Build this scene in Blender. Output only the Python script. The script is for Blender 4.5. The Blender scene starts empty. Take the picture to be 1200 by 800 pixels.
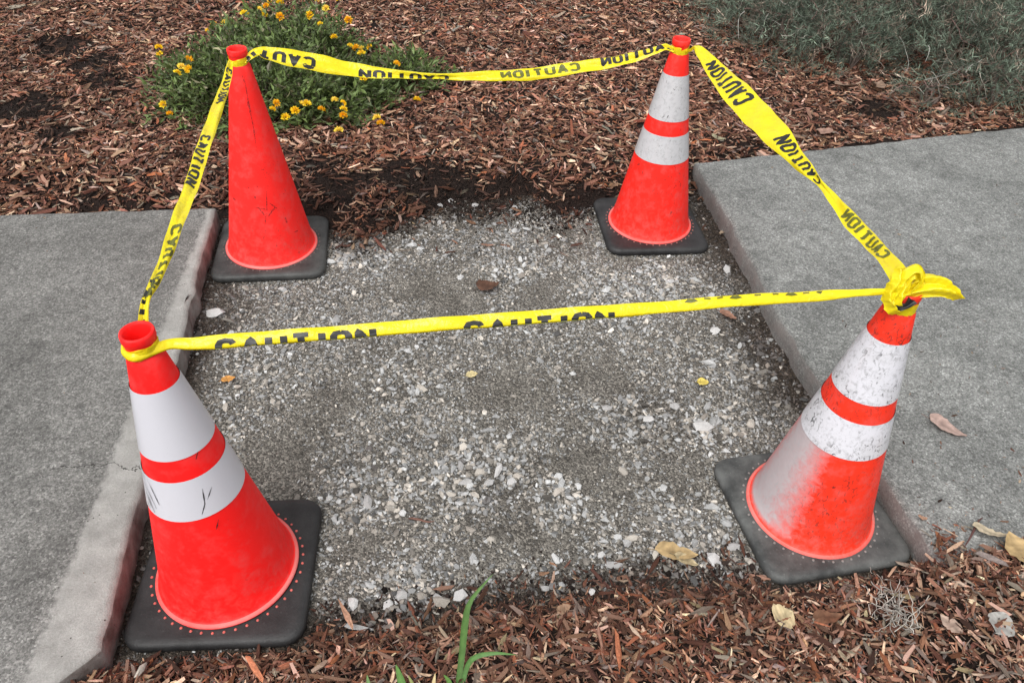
import bpy, bmesh, math, random
import numpy as np
from mathutils import Vector, Matrix

random.seed(7)
RNG = np.random.default_rng(7)
S = bpy.context.scene
COL = S.collection

# ------------------------------------------------------------------ camera
FPX, PITCH, ROLL, CAMH = 917.3, math.radians(40.59), math.radians(2.85), 1.587
_c, _s = math.cos(PITCH), math.sin(PITCH)
FW = Vector((0, _c, -_s)); _up = Vector((0, _s, _c)); _rt = Vector((1, 0, 0))
RT = _rt * math.cos(ROLL) + _up * math.sin(ROLL)
UP = -_rt * math.sin(ROLL) + _up * math.cos(ROLL)
EYE = Vector((0, 0, CAMH))
cd = bpy.data.cameras.new('camera'); cam = bpy.data.objects.new('camera', cd); COL.objects.link(cam)
m = Matrix((RT, UP, -FW)).transposed().to_4x4(); m.translation = EYE
cam.matrix_world = m
cd.sensor_width = 36.0; cd.lens = FPX / 1200 * 36; cd.clip_start = 0.02; cd.clip_end = 500
S.camera = cam

# ------------------------------------------------------------------ world, sun, exposure (overcast)
SUN_EL, SUN_AZ = math.radians(58), math.radians(205)     # azimuth clockwise from +Y
w = bpy.data.worlds.new('World'); S.world = w; w.use_nodes = True
wt = w.node_tree; wt.nodes.clear()
sky = wt.nodes.new('ShaderNodeTexSky'); sky.sky_type = 'NISHITA'; sky.sun_disc = False
sky.sun_elevation = SUN_EL; sky.sun_rotation = SUN_AZ
sky.air_density = 1.0; sky.dust_density = 3.0; sky.ozone_density = 1.0
hs = wt.nodes.new('ShaderNodeHueSaturation'); hs.inputs['Saturation'].default_value = 0.06
bg = wt.nodes.new('ShaderNodeBackground'); bg.inputs['Strength'].default_value = 0.15
wo = wt.nodes.new('ShaderNodeOutputWorld')
wt.links.new(sky.outputs[0], hs.inputs['Color']); wt.links.new(hs.outputs[0], bg.inputs['Color'])
wt.links.new(bg.outputs[0], wo.inputs['Surface'])
sl = bpy.data.lights.new('sun', 'SUN'); sl.energy = 1.4; sl.angle = math.radians(35); sl.color = (1.0, 0.965, 0.92)
so = bpy.data.objects.new('sun', sl); COL.objects.link(so)
sd = Vector((math.sin(SUN_AZ) * math.cos(SUN_EL), math.cos(SUN_AZ) * math.cos(SUN_EL), math.sin(SUN_EL)))
so.rotation_euler = (-sd).to_track_quat('-Z', 'Y').to_euler(); so.location = (0, 0, 20)
vs = S.view_settings
vs.view_transform = 'Standard'; vs.look = 'None'; vs.gamma = 1.0; vs.use_curve_mapping = False
vs.exposure = 0.55

# ------------------------------------------------------------------ helpers
def ray(px, py):
    return FW + RT * ((px - 600) / FPX) - UP * ((py - 400) / FPX)
def at(px, py, z=0.0):
    d = ray(px, py); t = (z - EYE.z) / d.z
    return EYE + d * t
def at_wall(px, py, P, Q):
    n = Vector((Q.y - P.y, -(Q.x - P.x), 0)).normalized()
    d = ray(px, py); t = (Vector((P.x, P.y, 0)) - EYE).dot(n) / d.dot(n)
    return EYE + d * t
def project(P):
    d = Vector(P) - EYE; z = d.dot(FW)
    return 600 + FPX * d.dot(RT) / z, 400 - FPX * d.dot(UP) / z
def projn(P):
    d = P - np.array(EYE); z = d @ np.array(FW)
    return 600 + FPX * (d @ np.array(RT)) / z, 400 - FPX * (d @ np.array(UP)) / z

def hash2(ix, iy, seed):
    h = (ix.astype(np.int64) * 374761393 + iy.astype(np.int64) * 668265263 + seed * 1274126177) & 0xffffffff
    h = ((h ^ (h >> 13)) * 1274126177) & 0xffffffff
    h = h ^ (h >> 16)
    return (h & 0xffffff) / float(0xffffff)
def vnoise(x, y, seed=0):
    x = np.asarray(x, float); y = np.asarray(y, float)
    ix = np.floor(x); iy = np.floor(y); fx = x - ix; fy = y - iy
    fx = fx * fx * (3 - 2 * fx); fy = fy * fy * (3 - 2 * fy)
    a = hash2(ix, iy, seed); b = hash2(ix + 1, iy, seed); c = hash2(ix, iy + 1, seed); d = hash2(ix + 1, iy + 1, seed)
    return (a * (1 - fx) + b * fx) * (1 - fy) + (c * (1 - fx) + d * fx) * fy
def fbm(x, y, seed=0, o=3):
    r = 0; a = 0.5; t = 0
    for k in range(o):
        r = r + a * vnoise(x * 2 ** k, y * 2 ** k, seed + k); t += a; a *= 0.5
    return r / t
def sstep(a, b, x):
    t = np.clip((np.asarray(x, float) - a) / (b - a), 0, 1); return t * t * (3 - 2 * t)

def np_mesh(name, V, F, col=None, smooth=False):
    """V (n,3), F (m,k) equal sized faces"""
    V = np.ascontiguousarray(V, np.float32); F = np.ascontiguousarray(F, np.int32)
    me = bpy.data.meshes.new(name)
    k = F.shape[1]
    me.vertices.add(len(V)); me.vertices.foreach_set('co', V.ravel())
    me.loops.add(F.size); me.loops.foreach_set('vertex_index', F.ravel())
    me.polygons.add(len(F))
    me.polygons.foreach_set('loop_start', np.arange(0, F.size, k, dtype=np.int32))
    me.polygons.foreach_set('loop_total', np.full(len(F), k, np.int32))
    me.polygons.foreach_set('use_smooth', np.full(len(F), smooth))
    if col is not None:
        c4 = np.ones((len(V), 4), np.float32); c4[:, :3] = col
        a = me.color_attributes.new('col', 'FLOAT_COLOR', 'POINT'); a.data.foreach_set('color', c4.ravel())
    me.update(calc_edges=True); me.validate()
    return me
def link(name, me, mat=None, parent=None, kind=None):
    o = bpy.data.objects.new(name, me); COL.objects.link(o)
    if mat is not None and me is not None and not me.materials: me.materials.append(mat)
    if parent is not None: o.parent = parent
    if kind: o['kind'] = kind
    return o
def tag(o, label, cat=None, group=None):
    o['label'] = label
    if cat: o['category'] = cat
    if group: o['group'] = group
    return o
def empty(name, loc):
    o = bpy.data.objects.new(name, None); COL.objects.link(o); o.location = loc; o.empty_display_size = 0.1
    return o
def lathe(name, prof, n=64, smooth=True):
    V = []; F = []
    for r, z in prof:
        for k in range(n):
            a = 2 * math.pi * k / n; V.append((r * math.cos(a), r * math.sin(a), z))
    for i in range(len(prof) - 1):
        for k in range(n):
            F.append((i * n + k, i * n + (k + 1) % n, (i + 1) * n + (k + 1) % n, (i + 1) * n + k))
    return np_mesh(name, np.array(V), np.array(F), smooth=smooth)
def rotmats(yaw, pitch, roll):
    cy, sy, cp, sp, cr, sr = np.cos(yaw), np.sin(yaw), np.cos(pitch), np.sin(pitch), np.cos(roll), np.sin(roll)
    R = np.empty((len(yaw), 3, 3))
    R[:, 0, 0] = cy * cp; R[:, 0, 1] = cy * sp * sr - sy * cr; R[:, 0, 2] = cy * sp * cr + sy * sr
    R[:, 1, 0] = sy * cp; R[:, 1, 1] = sy * sp * sr + cy * cr; R[:, 1, 2] = sy * sp * cr - cy * sr
    R[:, 2, 0] = -sp; R[:, 2, 1] = cp * sr; R[:, 2, 2] = cp * cr
    return R
def scatter_mesh(name, protos, idx, pos, R, scale, col, grain=0.25):
    """many small pieces as one mesh; protos: list of (V, F) with equal vertex / face counts"""
    PV = np.stack([p[0] for p in protos]); PF = np.stack([p[1] for p in protos])
    nv = PV.shape[1]
    V = PV[idx] * scale[:, None, :]
    V = np.einsum('nij,nkj->nki', R, V) + pos[:, None, :]
    F = PF[idx] + (np.arange(len(idx)) * nv)[:, None, None]
    C = np.repeat(col[:, None, :], nv, 1) * np.random.default_rng(77).uniform(1 - grain, 1 + grain, (len(idx), nv, 1))
    return np_mesh(name, V.reshape(-1, 3), F.reshape(-1, PF.shape[2]), C.reshape(-1, 3))

# ------------------------------------------------------------------ materials
def new_mat(name):
    mt = bpy.data.materials.new(name); mt.use_nodes = True
    nt = mt.node_tree; b = nt.nodes['Principled BSDF']
    return mt, nt, b
def N(nt, t, **kw):
    n = nt.nodes.new('ShaderNode' + t)
    for k, v in kw.items():
        if k in n.inputs: n.inputs[k].default_value = v
        else: setattr(n, k, v)
    return n
def L(nt, a, b): nt.links.new(a, b)
def coords(nt, kind='Object'):
    return N(nt, 'TexCoord').outputs[kind]
def noise(nt, vec, scale, detail=3, rough=0.55, dist=0.0):
    n = N(nt, 'TexNoise', Scale=scale, Detail=detail, Roughness=rough, Distortion=dist)
    L(nt, vec, n.inputs['Vector']); return n.outputs['Fac']
def ramp(nt, fac, stops, interp='LINEAR'):
    r = N(nt, 'ValToRGB'); cr = r.color_ramp; cr.interpolation = interp
    while len(cr.elements) < len(stops): cr.elements.new(0.5)
    for e, (p, c) in zip(cr.elements, stops):
        e.position = p; e.color = (c, c, c, 1) if not isinstance(c, tuple) else (*c, 1)
    L(nt, fac, r.inputs[0]); return r.outputs[0]
def mix(nt, fac, a, b, mode='MIX'):
    n = N(nt, 'Mix', data_type='RGBA', blend_type=mode)
    for s, v in ((n.inputs[0], fac), (n.inputs[6], a), (n.inputs[7], b)):
        if hasattr(v, 'links'): L(nt, v, s)
        elif isinstance(v, tuple): s.default_value = (*v, 1)
        else: s.default_value = v
    return n.outputs[2]
def math_(nt, op, a, b=0.0, clamp=False):
    n = N(nt, 'Math', operation=op); n.use_clamp = clamp
    for s, v in ((n.inputs[0], a), (n.inputs[1], b)):
        if hasattr(v, 'links'): L(nt, v, s)
        else: s.default_value = v
    return n.outputs[0]
def bump(nt, b, h, strength=0.3, dist=0.01):
    n = N(nt, 'Bump', Strength=strength, Distance=dist); L(nt, h, n.inputs['Height']); L(nt, n.outputs[0], b.inputs['Normal'])
    return n

def attr_mat(name, rough=0.8, spec=0.25, nscale=120.0, amt=0.35, trans=0.0, bstr=0.3):
    mt, nt, b = new_mat(name)
    a = N(nt, 'Attribute', attribute_name='col'); v = coords(nt)
    n = noise(nt, v, nscale, 3)
    k = ramp(nt, n, [(0.25, 1 - amt), (0.75, 1 + amt)])
    L(nt, mix(nt, 1.0, a.outputs['Color'], k, 'MULTIPLY'), b.inputs['Base Color'])
    b.inputs['Roughness'].default_value = rough; b.inputs['Specular IOR Level'].default_value = spec
    if bstr: bump(nt, b, n, bstr, 0.003)
    if trans:
        t = N(nt, 'BsdfTranslucent'); L(nt, a.outputs['Color'], t.inputs['Color'])
        ms = N(nt, 'MixShader'); ms.inputs[0].default_value = trans
        L(nt, b.outputs[0], ms.inputs[1]); L(nt, t.outputs[0], ms.inputs[2])
        L(nt, ms.outputs[0], nt.nodes['Material Output'].inputs['Surface'])
    return mt

M_CHIP = attr_mat('wood_chip', 0.75, 0.3, 160, 0.4, 0, 0.5)
M_STONE = attr_mat('crushed_stone', 0.75, 0.35, 260, 0.22, 0, 0.4)
M_SOILC = attr_mat('soil_clod', 0.9, 0.15, 300, 0.4, 0, 0.6)
M_LEAF = attr_mat('leaf', 0.5, 0.4, 90, 0.2, 0.2, 0.0)
M_NEEDLE = attr_mat('needle', 0.6, 0.3, 40, 0.2, 0.15, 0.0)
M_PETAL = attr_mat('petal', 0.6, 0.3, 60, 0.12, 0.25, 0.0)
M_DRYLEAF = attr_mat('dry_leaf', 0.65, 0.3, 70, 0.3, 0.15, 0.3)

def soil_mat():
    mt, nt, b = new_mat('dark_soil_shaded'); v = coords(nt)
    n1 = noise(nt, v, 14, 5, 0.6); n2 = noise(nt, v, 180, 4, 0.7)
    c = ramp(nt, n1, [(0.3, (0.005, 0.004, 0.0038)), (0.7, (0.017, 0.011, 0.009))])  # moist dark soil, with the bank's overhang shade put into the colour
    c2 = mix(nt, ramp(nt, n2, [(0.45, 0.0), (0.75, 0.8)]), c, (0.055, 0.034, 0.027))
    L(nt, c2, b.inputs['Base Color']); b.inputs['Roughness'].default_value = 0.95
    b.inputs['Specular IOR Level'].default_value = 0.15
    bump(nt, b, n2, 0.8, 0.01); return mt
M_SOIL = soil_mat()

def gravel_fines_mat():
    mt, nt, b = new_mat('gravel_fines'); v = coords(nt)
    a = N(nt, 'Attribute', attribute_name='col')
    n1 = noise(nt, v, 9, 4, 0.6); n2 = noise(nt, v, 420, 3, 0.7)
    vo = N(nt, 'TexVoronoi', Scale=210.0); L(nt, v, vo.inputs['Vector'])
    vc = N(nt, 'SeparateColor'); L(nt, vo.outputs['Color'], vc.inputs[0])
    grain = ramp(nt, vc.outputs[0], [(0.0, 0.45), (0.6, 1.0), (0.95, 1.9)])
    sand = ramp(nt, n1, [(0.3, (0.128, 0.118, 0.103)), (0.7, (0.215, 0.202, 0.180))])
    c = mix(nt, 1.0, sand, grain, 'MULTIPLY')
    c = mix(nt, 1.0, c, ramp(nt, n2, [(0.3, 0.6), (0.7, 1.35)]), 'MULTIPLY')
    c = mix(nt, 1.0, c, a.outputs['Color'], 'MULTIPLY')
    L(nt, c, b.inputs['Base Color']); b.inputs['Roughness'].default_value = 0.9
    b.inputs['Specular IOR Level'].default_value = 0.2
    hgt = math_(nt, 'ADD', math_(nt, 'MULTIPLY', vo.outputs['Distance'], -1.2), n2)
    bump(nt, b, hgt, 0.9, 0.006); return mt
M_FINES = gravel_fines_mat()

def concrete_mat(name, dark, light, band=None, seed=0.0):
    """broom-worn concrete with exposed fine aggregate; band = (x0, y0, dirx, diry, w0, slope): smoother tooled margin"""
    mt, nt, b = new_mat(name); v0 = coords(nt)
    mp = N(nt, 'Mapping'); mp.inputs['Location'].default_value = (seed, seed * .7, 0); L(nt, v0, mp.inputs[0]); v = mp.outputs[0]
    n1 = noise(nt, v, 2.6, 5, 0.62); n2 = noise(nt, v, 22, 5, 0.6); n3 = noise(nt, v, 330, 3, 0.75)
    base = ramp(nt, n1, [(0.28, dark), (0.72, light)])
    base = mix(nt, 1.0, base, ramp(nt, n2, [(0.3, 0.82), (0.7, 1.18)]), 'MULTIPLY')
    base = mix(nt, 1.0, base, ramp(nt, noise(nt, v, 6.5, 6, 0.7, 1.2), [(0.30, 0.74), (0.48, 1.0), (0.72, 1.12)]), 'MULTIPLY')
    vo = N(nt, 'TexVoronoi', Scale=240.0); L(nt, v, vo.inputs['Vector'])
    sc = N(nt, 'SeparateColor'); L(nt, vo.outputs['Color'], sc.inputs[0])
    grain = ramp(nt, sc.outputs[0], [(0.0, 0.62), (0.55, 1.0), (0.9, 1.28), (1.0, 1.7)])
    nm = noise(nt, v, 95, 4, 0.7)
    fine = mix(nt, 1.0, ramp(nt, n3, [(0.32, 0.66), (0.68, 1.34)]), ramp(nt, nm, [(0.32, 0.76), (0.68, 1.24)]), 'MULTIPLY')
    rough_c = mix(nt, 1.0, mix(nt, 1.0, base, grain, 'MULTIPLY'), fine, 'MULTIPLY')
    vp = N(nt, 'TexVoronoi', Scale=46.0); L(nt, v, vp.inputs['Vector'])
    pit = math_(nt, 'LESS_THAN', vp.outputs['Distance'], 0.085)
    # pitting only where a second noise allows it
    pit = math_(nt, 'MULTIPLY', pit, math_(nt, 'GREATER_THAN', noise(nt, v, 12, 2), 0.52))
    col = rough_c
    if band:
        x0, y0, dx, dy, w0, k = band
        sx = N(nt, 'SeparateXYZ'); L(nt, v0, sx.inputs[0]); X, Y = sx.outputs[0], sx.outputs[1]
        rx = math_(nt, 'SUBTRACT', X, x0); ry = math_(nt, 'SUBTRACT', Y, y0)
        t = math_(nt, 'ADD', math_(nt, 'MULTIPLY', rx, dx), math_(nt, 'MULTIPLY', ry, dy))
        d = math_(nt, 'SUBTRACT', math_(nt, 'MULTIPLY', rx, dy), math_(nt, 'MULTIPLY', ry, dx))
        d = math_(nt, 'ABSOLUTE', d)
        wid = math_(nt, 'MAXIMUM', math_(nt, 'ADD', math_(nt, 'MULTIPLY', t, k), w0), 0.035)
        wid = math_(nt, 'ADD', wid, math_(nt, 'MULTIPLY', math_(nt, 'SUBTRACT', noise(nt, v, 30, 4, 0.7), 0.5), 0.05))
        f = math_(nt, 'MULTIPLY', math_(nt, 'SUBTRACT', wid, d), 70.0, True)
        sm = mix(nt, 1.0, ramp(nt, n2, [(0.25, (0.24, 0.235, 0.222)), (0.75, (0.39, 0.383, 0.365))]),
                 ramp(nt, n3, [(0.3, 0.85), (0.7, 1.15)]), 'MULTIPLY')
        col = mix(nt, math_(nt, 'MULTIPLY', f, 0.85), col, sm)
    if band:
        cx_ = math_(nt, 'SUBTRACT', Y, math_(nt, 'ADD', math_(nt, 'MULTIPLY', X, 0.10), 1.312))
        cx_ = math_(nt, 'ADD', cx_, math_(nt, 'MULTIPLY', math_(nt, 'SUBTRACT', noise(nt, v, 9, 5, 0.7), 0.5), 0.10))
        crk = math_(nt, 'MULTIPLY', math_(nt, 'LESS_THAN', math_(nt, 'ABSOLUTE', cx_), 0.0014), math_(nt, 'GREATER_THAN', X, -1.10))
        col = mix(nt, crk, col, (0.04, 0.038, 0.035))
    # side faces keep soil stains
    geo = N(nt, 'NewGeometry'); sn = N(nt, 'SeparateXYZ'); L(nt, geo.outputs['Normal'], sn.inputs[0])
    stain = math_(nt, 'MULTIPLY', math_(nt, 'LESS_THAN', sn.outputs[2], 0.5), ramp(nt, noise(nt, v, 18, 4), [(0.35, 0.2), (0.65, 0.85)]))
    col = mix(nt, stain, col, (0.080, 0.056, 0.049) if band else (0.20, 0.178, 0.168))
    col = mix(nt, pit, col, (0.07, 0.066, 0.06))
    L(nt, col, b.inputs['Base Color'])
    b.inputs['Roughness'].default_value = 0.85; b.inputs['Specular IOR Level'].default_value = 0.3
    h = math_(nt, 'ADD', math_(nt, 'MULTIPLY', sc.outputs[0], 0.5), math_(nt, 'ADD', n3, nm))
    h = math_(nt, 'SUBTRACT', h, math_(nt, 'MULTIPLY', pit, 1.5))
    bump(nt, b, h, 0.55, 0.004); return mt

def cone_mat(name, colr, scuff, seed, patch=None):
    mt, nt, b = new_mat(name); v0 = coords(nt)
    mp = N(nt, 'Mapping'); mp.inputs['Location'].default_value = (seed, seed, 0); L(nt, v0, mp.inputs[0]); v = mp.outputs[0]
    n1 = noise(nt, v, 9, 4); n2 = noise(nt, v, 55, 5, 0.7, 0.6)
    c = mix(nt, ramp(nt, n1, [(0.3, 0.0), (0.8, 0.35)]), colr, tuple(x * 0.8 for x in colr))
    mp2 = N(nt, 'Mapping'); mp2.inputs['Scale'].default_value = (95, 95, 55); L(nt, v, mp2.inputs[0])
    n3 = noise(nt, mp2.outputs[0], 1.3, 4, 0.7, 1.0)
    mask = math_(nt, 'MULTIPLY', ramp(nt, n3, [(0.66 - scuff * 0.14, 0.0), (0.70 - scuff * 0.1, 0.85)]),
                 ramp(nt, n1, [(0.5 - 0.2 * scuff, 0.0), (0.62, 1.0)]))
    c = mix(nt, mask, c, (0.10, 0.022, 0.018))
    sz = N(nt, 'SeparateXYZ'); L(nt, v0, sz.inputs[0])
    low = math_(nt, 'MULTIPLY', math_(nt, 'SUBTRACT', 0.20, sz.outputs[2]), 5.0, True)
    dst = math_(nt, 'MULTIPLY', low, ramp(nt, n2, [(0.46, 0.0), (0.72, 0.25 + 0.45 * scuff)]))
    c = mix(nt, dst, c, (0.30, 0.16, 0.13))
    rim_ = math_(nt, 'MULTIPLY', math_(nt, 'LESS_THAN', math_(nt, 'ABSOLUTE', math_(nt, 'SUBTRACT', sz.outputs[2], 0.0305)), 0.0028), ramp(nt, n1, [(0.3, 0.25), (0.7, 0.75)]))
    c = mix(nt, rim_, c, (0.62, 0.26, 0.24))
    c = mix(nt, ramp(nt, noise(nt, v, 26, 5, 0.7), [(0.48, 0.0), (0.75, 0.28 + 0.25 * scuff)]), c, tuple(min(1, 0.55 * x + 0.12) for x in colr))
    if patch:   # worn white over-spray on one side of the body
        sx = N(nt, 'SeparateXYZ'); L(nt, v0, sx.inputs[0])
        ang = math_(nt, 'ADD', math_(nt, 'MULTIPLY', sx.outputs[0], patch[0]), math_(nt, 'MULTIPLY', sx.outputs[1], patch[1]))
        rad = math_(nt, 'SQRT', math_(nt, 'ADD', math_(nt, 'MULTIPLY', sx.outputs[0], sx.outputs[0]), math_(nt, 'MULTIPLY', sx.outputs[1], sx.outputs[1])))
        rel = math_(nt, 'DIVIDE', ang, rad)
        rel = math_(nt, 'ADD', rel, math_(nt, 'MULTIPLY', math_(nt, 'SUBTRACT', n2, 0.5), 0.35))
        pm = math_(nt, 'MULTIPLY', math_(nt, 'SUBTRACT', rel, patch[2]), 2.6, True)
        pm = math_(nt, 'MULTIPLY', pm, math_(nt, 'MULTIPLY', math_(nt, 'SUBTRACT', patch[3], sx.outputs[2]), 60.0, True))
        lowz = math_(nt, 'MULTIPLY', math_(nt, 'SUBTRACT', sx.outputs[2], 0.034), 60, True)
        pm = math_(nt, 'MULTIPLY', math_(nt, 'MULTIPLY', pm, lowz), 0.9)
        c = mix(nt, pm, c, mix(nt, n2, (0.34, 0.35, 0.36), (0.48, 0.49, 0.51)))
    L(nt, c, b.inputs['Base Color'])
    L(nt, ramp(nt, n2, [(0.3, 0.42), (0.7, 0.68)]), b.inputs['Roughness']); b.inputs['Specular IOR Level'].default_value = 0.25
    bump(nt, b, n2, 0.08, 0.003); return mt

def collar_mat(name, scuff, seed, tint=(0.78, 0.775, 0.83)):
    mt, nt, b = new_mat(name); v0 = coords(nt)
    mp = N(nt, 'Mapping'); mp.inputs['Location'].default_value = (seed, seed * 1.7, seed); L(nt, v0, mp.inputs[0]); v = mp.outputs[0]
    n1 = noise(nt, v, 11, 4); n2 = noise(nt, v, 70, 5, 0.75, 0.8)
    mp2 = N(nt, 'Mapping'); mp2.inputs['Scale'].default_value = (110, 110, 60); L(nt, v, mp2.inputs[0])
    n3 = noise(nt, mp2.outputs[0], 1.0, 4, 0.7, 1.2)
    c = mix(nt, ramp(nt, n1, [(0.35, 0.0), (0.75, 0.2 + 0.5 * scuff)]), tint, (0.55, 0.55, 0.57))
    c = mix(nt, math_(nt, 'MULTIPLY', ramp(nt, n2, [(0.5, 0.0), (0.68, 0.6 * scuff)]), 1.0), c, (0.26, 0.26, 0.27))
    mask = math_(nt, 'MULTIPLY', ramp(nt, n3, [(0.70 - 0.13 * scuff, 0.0), (0.73 - 0.12 * scuff, 0.95)]),
                 ramp(nt, n1, [(0.5 - 0.15 * scuff, 0.0), (0.6, 1.0)]))
    c = mix(nt, mask, c, (0.03, 0.03, 0.032))
    L(nt, c, b.inputs['Base Color'])
    b.inputs['Roughness'].default_value = 0.28; b.inputs['Specular IOR Level'].default_value = 0.6
    b.inputs['Coat Weight'].default_value = 0.3; b.inputs['Coat Roughness'].default_value = 0.15
    # faint prismatic seams
    bump(nt, b, n1, 0.1, 0.004); return mt

def rubber_mat(name, base, dust, amt):
    mt, nt, b = new_mat(name); v = coords(nt)
    n1 = noise(nt, v, 14, 5, 0.65); n2 = noise(nt, v, 160, 4, 0.7)
    c = mix(nt, ramp(nt, n1, [(0.38, 0.05 * amt), (0.68, amt)]), base, dust)
    c = mix(nt, ramp(nt, n2, [(0.62, 0.0), (0.75, 0.5)]), c, tuple(min(1, x * 2.2) for x in dust))
    L(nt, c, b.inputs['Base Color']); b.inputs['Roughness'].default_value = 0.55
    b.inputs['Specular IOR Level'].default_value = 0.4
    bump(nt, b, n2, 0.35, 0.003); return mt

def tape_mat():
    mt, nt, b = new_mat('yellow_tape_film'); v = coords(nt)
    n1 = noise(nt, v, 16, 4, 0.6)
    c = ramp(nt, n1, [(0.3, (0.86, 0.70, 0.012)), (0.7, (0.95, 0.83, 0.02))])
    L(nt, c, b.inputs['Base Color']); b.inputs['Roughness'].default_value = 0.27
    b.inputs['Specular IOR Level'].default_value = 0.5
    bump(nt, b, math_(nt, 'ADD', noise(nt, v, 38, 3, 0.5, 1.5), math_(nt, 'MULTIPLY', noise(nt, v, 130, 3, 0.6, 0.8), 0.25)), 0.32, 0.010)
    t = N(nt, 'BsdfTranslucent'); L(nt, c, t.inputs['Color'])
    ms = N(nt, 'MixShader'); ms.inputs[0].default_value = 0.3
    L(nt, b.outputs[0], ms.inputs[1]); L(nt, t.outputs[0], ms.inputs[2])
    L(nt, ms.outputs[0], nt.nodes['Material Output'].inputs['Surface']); return mt
M_TAPE = tape_mat()
def flat_mat(name, c, rough=0.5, var=0.2):
    mt, nt, b = new_mat(name); v = coords(nt)
    L(nt, mix(nt, noise(nt, v, 40, 3), tuple(x * (1 - var) for x in c), tuple(x * (1 + var) for x in c)), b.inputs['Base Color'])
    b.inputs['Roughness'].default_value = rough; return mt
M_INK = flat_mat('black_ink', (0.012, 0.012, 0.012), 0.45)
M_INKBACK = flat_mat('ink_through_film', (0.10, 0.105, 0.012), 0.45)
M_TWIG = attr_mat('twig', 0.8, 0.2, 90, 0.3, 0, 0.3)

# ------------------------------------------------------------------ layout of the ground
SLAB_Z = 0.08
BX = np.array([-1.25, -1.08, -0.72, -0.55, -0.42, -0.28, -0.1, 0.05, 0.16, 0.3, 0.5, 0.75, 0.9]); BY = np.array([2.45, 2.50, 2.46, 2.44, 2.56, 2.67, 2.66, 2.72, 2.63, 2.72, 2.82, 2.93, 3.0])
NX = np.array([-1.2, -0.75, -0.42, 0.0, 0.5, 0.75, 1.0, 1.3, 4.0]); NY = np.array([0.66, 0.77, 0.84, 0.94, 1.03, 1.05, 1.12, 1.22, 1.95])
LEFT_EDGE = [(-1.088, 2.418), (-1.012, 1.985), (-0.938, 1.614), (-0.852, 1.088), (-0.815, 0.891), (-0.782, 0.757)]
RIGHT_EDGE = [(0.717, 2.947), (0.765, 2.60), (0.806, 2.275), (0.828, 1.98), (0.890, 1.639), (0.945, 1.35), (1.015, 0.99)]
def back_y(x): return np.interp(x, BX, BY)
def near_y(x): return np.interp(x, NX, NY)
def mulch_h(x, y):
    far = 0.066 + 0.03 * (fbm(x * 2.2, y * 2.2, 3) - 0.5) + 0.02 * (fbm(x * 9, y * 9, 5) - 0.5) + 0.02 * sstep(3.0, 5, y)
    near = 0.012 + 0.02 * fbm(x * 5, y * 5, 9) + 0.035 * sstep(0.0, 0.35, near_y(x) - y) + 0.07 * sstep(0.88, 1.0, x) + 0.045 * sstep(-0.60, -0.77, x)
    fb = sstep(-0.10, 0.20, y - back_y(x) + 0.16 * (fbm(x * 6, y * 6, 91) - 0.5))
    fn = sstep(-0.03, 0.10, near_y(x) - y)
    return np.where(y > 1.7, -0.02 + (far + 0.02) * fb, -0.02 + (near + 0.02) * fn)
def gravel_h(x, y):
    return 0.0 + 0.012 * (fbm(x * 3, y * 3, 21) - 0.5) + 0.006 * (fbm(x * 14, y * 14, 23) - 0.5)

def grid(name, x0, x1, y0, y1, step, hf, mat, kind='structure', colf=None):
    xs = np.arange(x0, x1 + 1e-6, step); ys = np.arange(y0, y1 + 1e-6, step)
    X, Y = np.meshgrid(xs, ys); Z = hf(X, Y)
    V = np.stack([X, Y, Z], -1).reshape(-1, 3); nx = len(xs)
    i = np.arange((len(ys) - 1) * (nx - 1)); r = i // (nx - 1); c = i % (nx - 1); a = r * nx + c
    F = np.stack([a, a + 1, a + nx + 1, a + nx], -1)
    col = None if colf is None else colf(V[:, 0], V[:, 1])
    return link(name, np_mesh(name, V, F, col, True), mat, None, kind)

# wide ground sheet under everything
gm = np_mesh('ground', np.array([(-60, -60, -0.12), (60, -60, -0.12), (60, 60, -0.12), (-60, 60, -0.12)]), np.array([[0, 1, 2, 3]]))
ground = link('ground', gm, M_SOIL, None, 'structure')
tag(ground, 'dark soil ground under the beds and the pavement')

# damp dirt along slab edges and the bank: real staining of the gravel
def slab_gap(x, y):
    le = np.array(LEFT_EDGE)[::-1]; re = np.array(RIGHT_EDGE)[::-1]
    dl = x - np.interp(y, le[:, 1], le[:, 0]); dr = np.interp(y, re[:, 1], re[:, 0]) - x
    return dl, dr
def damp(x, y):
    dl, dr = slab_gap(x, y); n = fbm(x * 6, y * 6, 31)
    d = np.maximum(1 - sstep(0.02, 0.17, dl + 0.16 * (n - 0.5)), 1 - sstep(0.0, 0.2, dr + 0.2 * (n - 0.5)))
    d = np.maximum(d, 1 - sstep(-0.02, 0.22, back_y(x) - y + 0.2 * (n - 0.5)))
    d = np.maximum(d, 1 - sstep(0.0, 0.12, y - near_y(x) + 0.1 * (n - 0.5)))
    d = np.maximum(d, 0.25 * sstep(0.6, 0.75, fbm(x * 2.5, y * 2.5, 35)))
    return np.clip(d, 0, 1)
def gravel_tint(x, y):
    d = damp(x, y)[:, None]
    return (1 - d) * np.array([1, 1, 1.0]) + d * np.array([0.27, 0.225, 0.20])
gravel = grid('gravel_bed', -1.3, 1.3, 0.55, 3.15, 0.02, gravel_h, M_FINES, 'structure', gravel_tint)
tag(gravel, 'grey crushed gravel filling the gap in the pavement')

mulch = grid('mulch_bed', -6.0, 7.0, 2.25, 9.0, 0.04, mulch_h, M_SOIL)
tag(mulch, 'reddish brown wood chip bed behind the pavement')
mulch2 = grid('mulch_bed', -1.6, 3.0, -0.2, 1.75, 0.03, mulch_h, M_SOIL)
tag(mulch2, 'brown wood chip bed along the front of the pavement')

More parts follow.
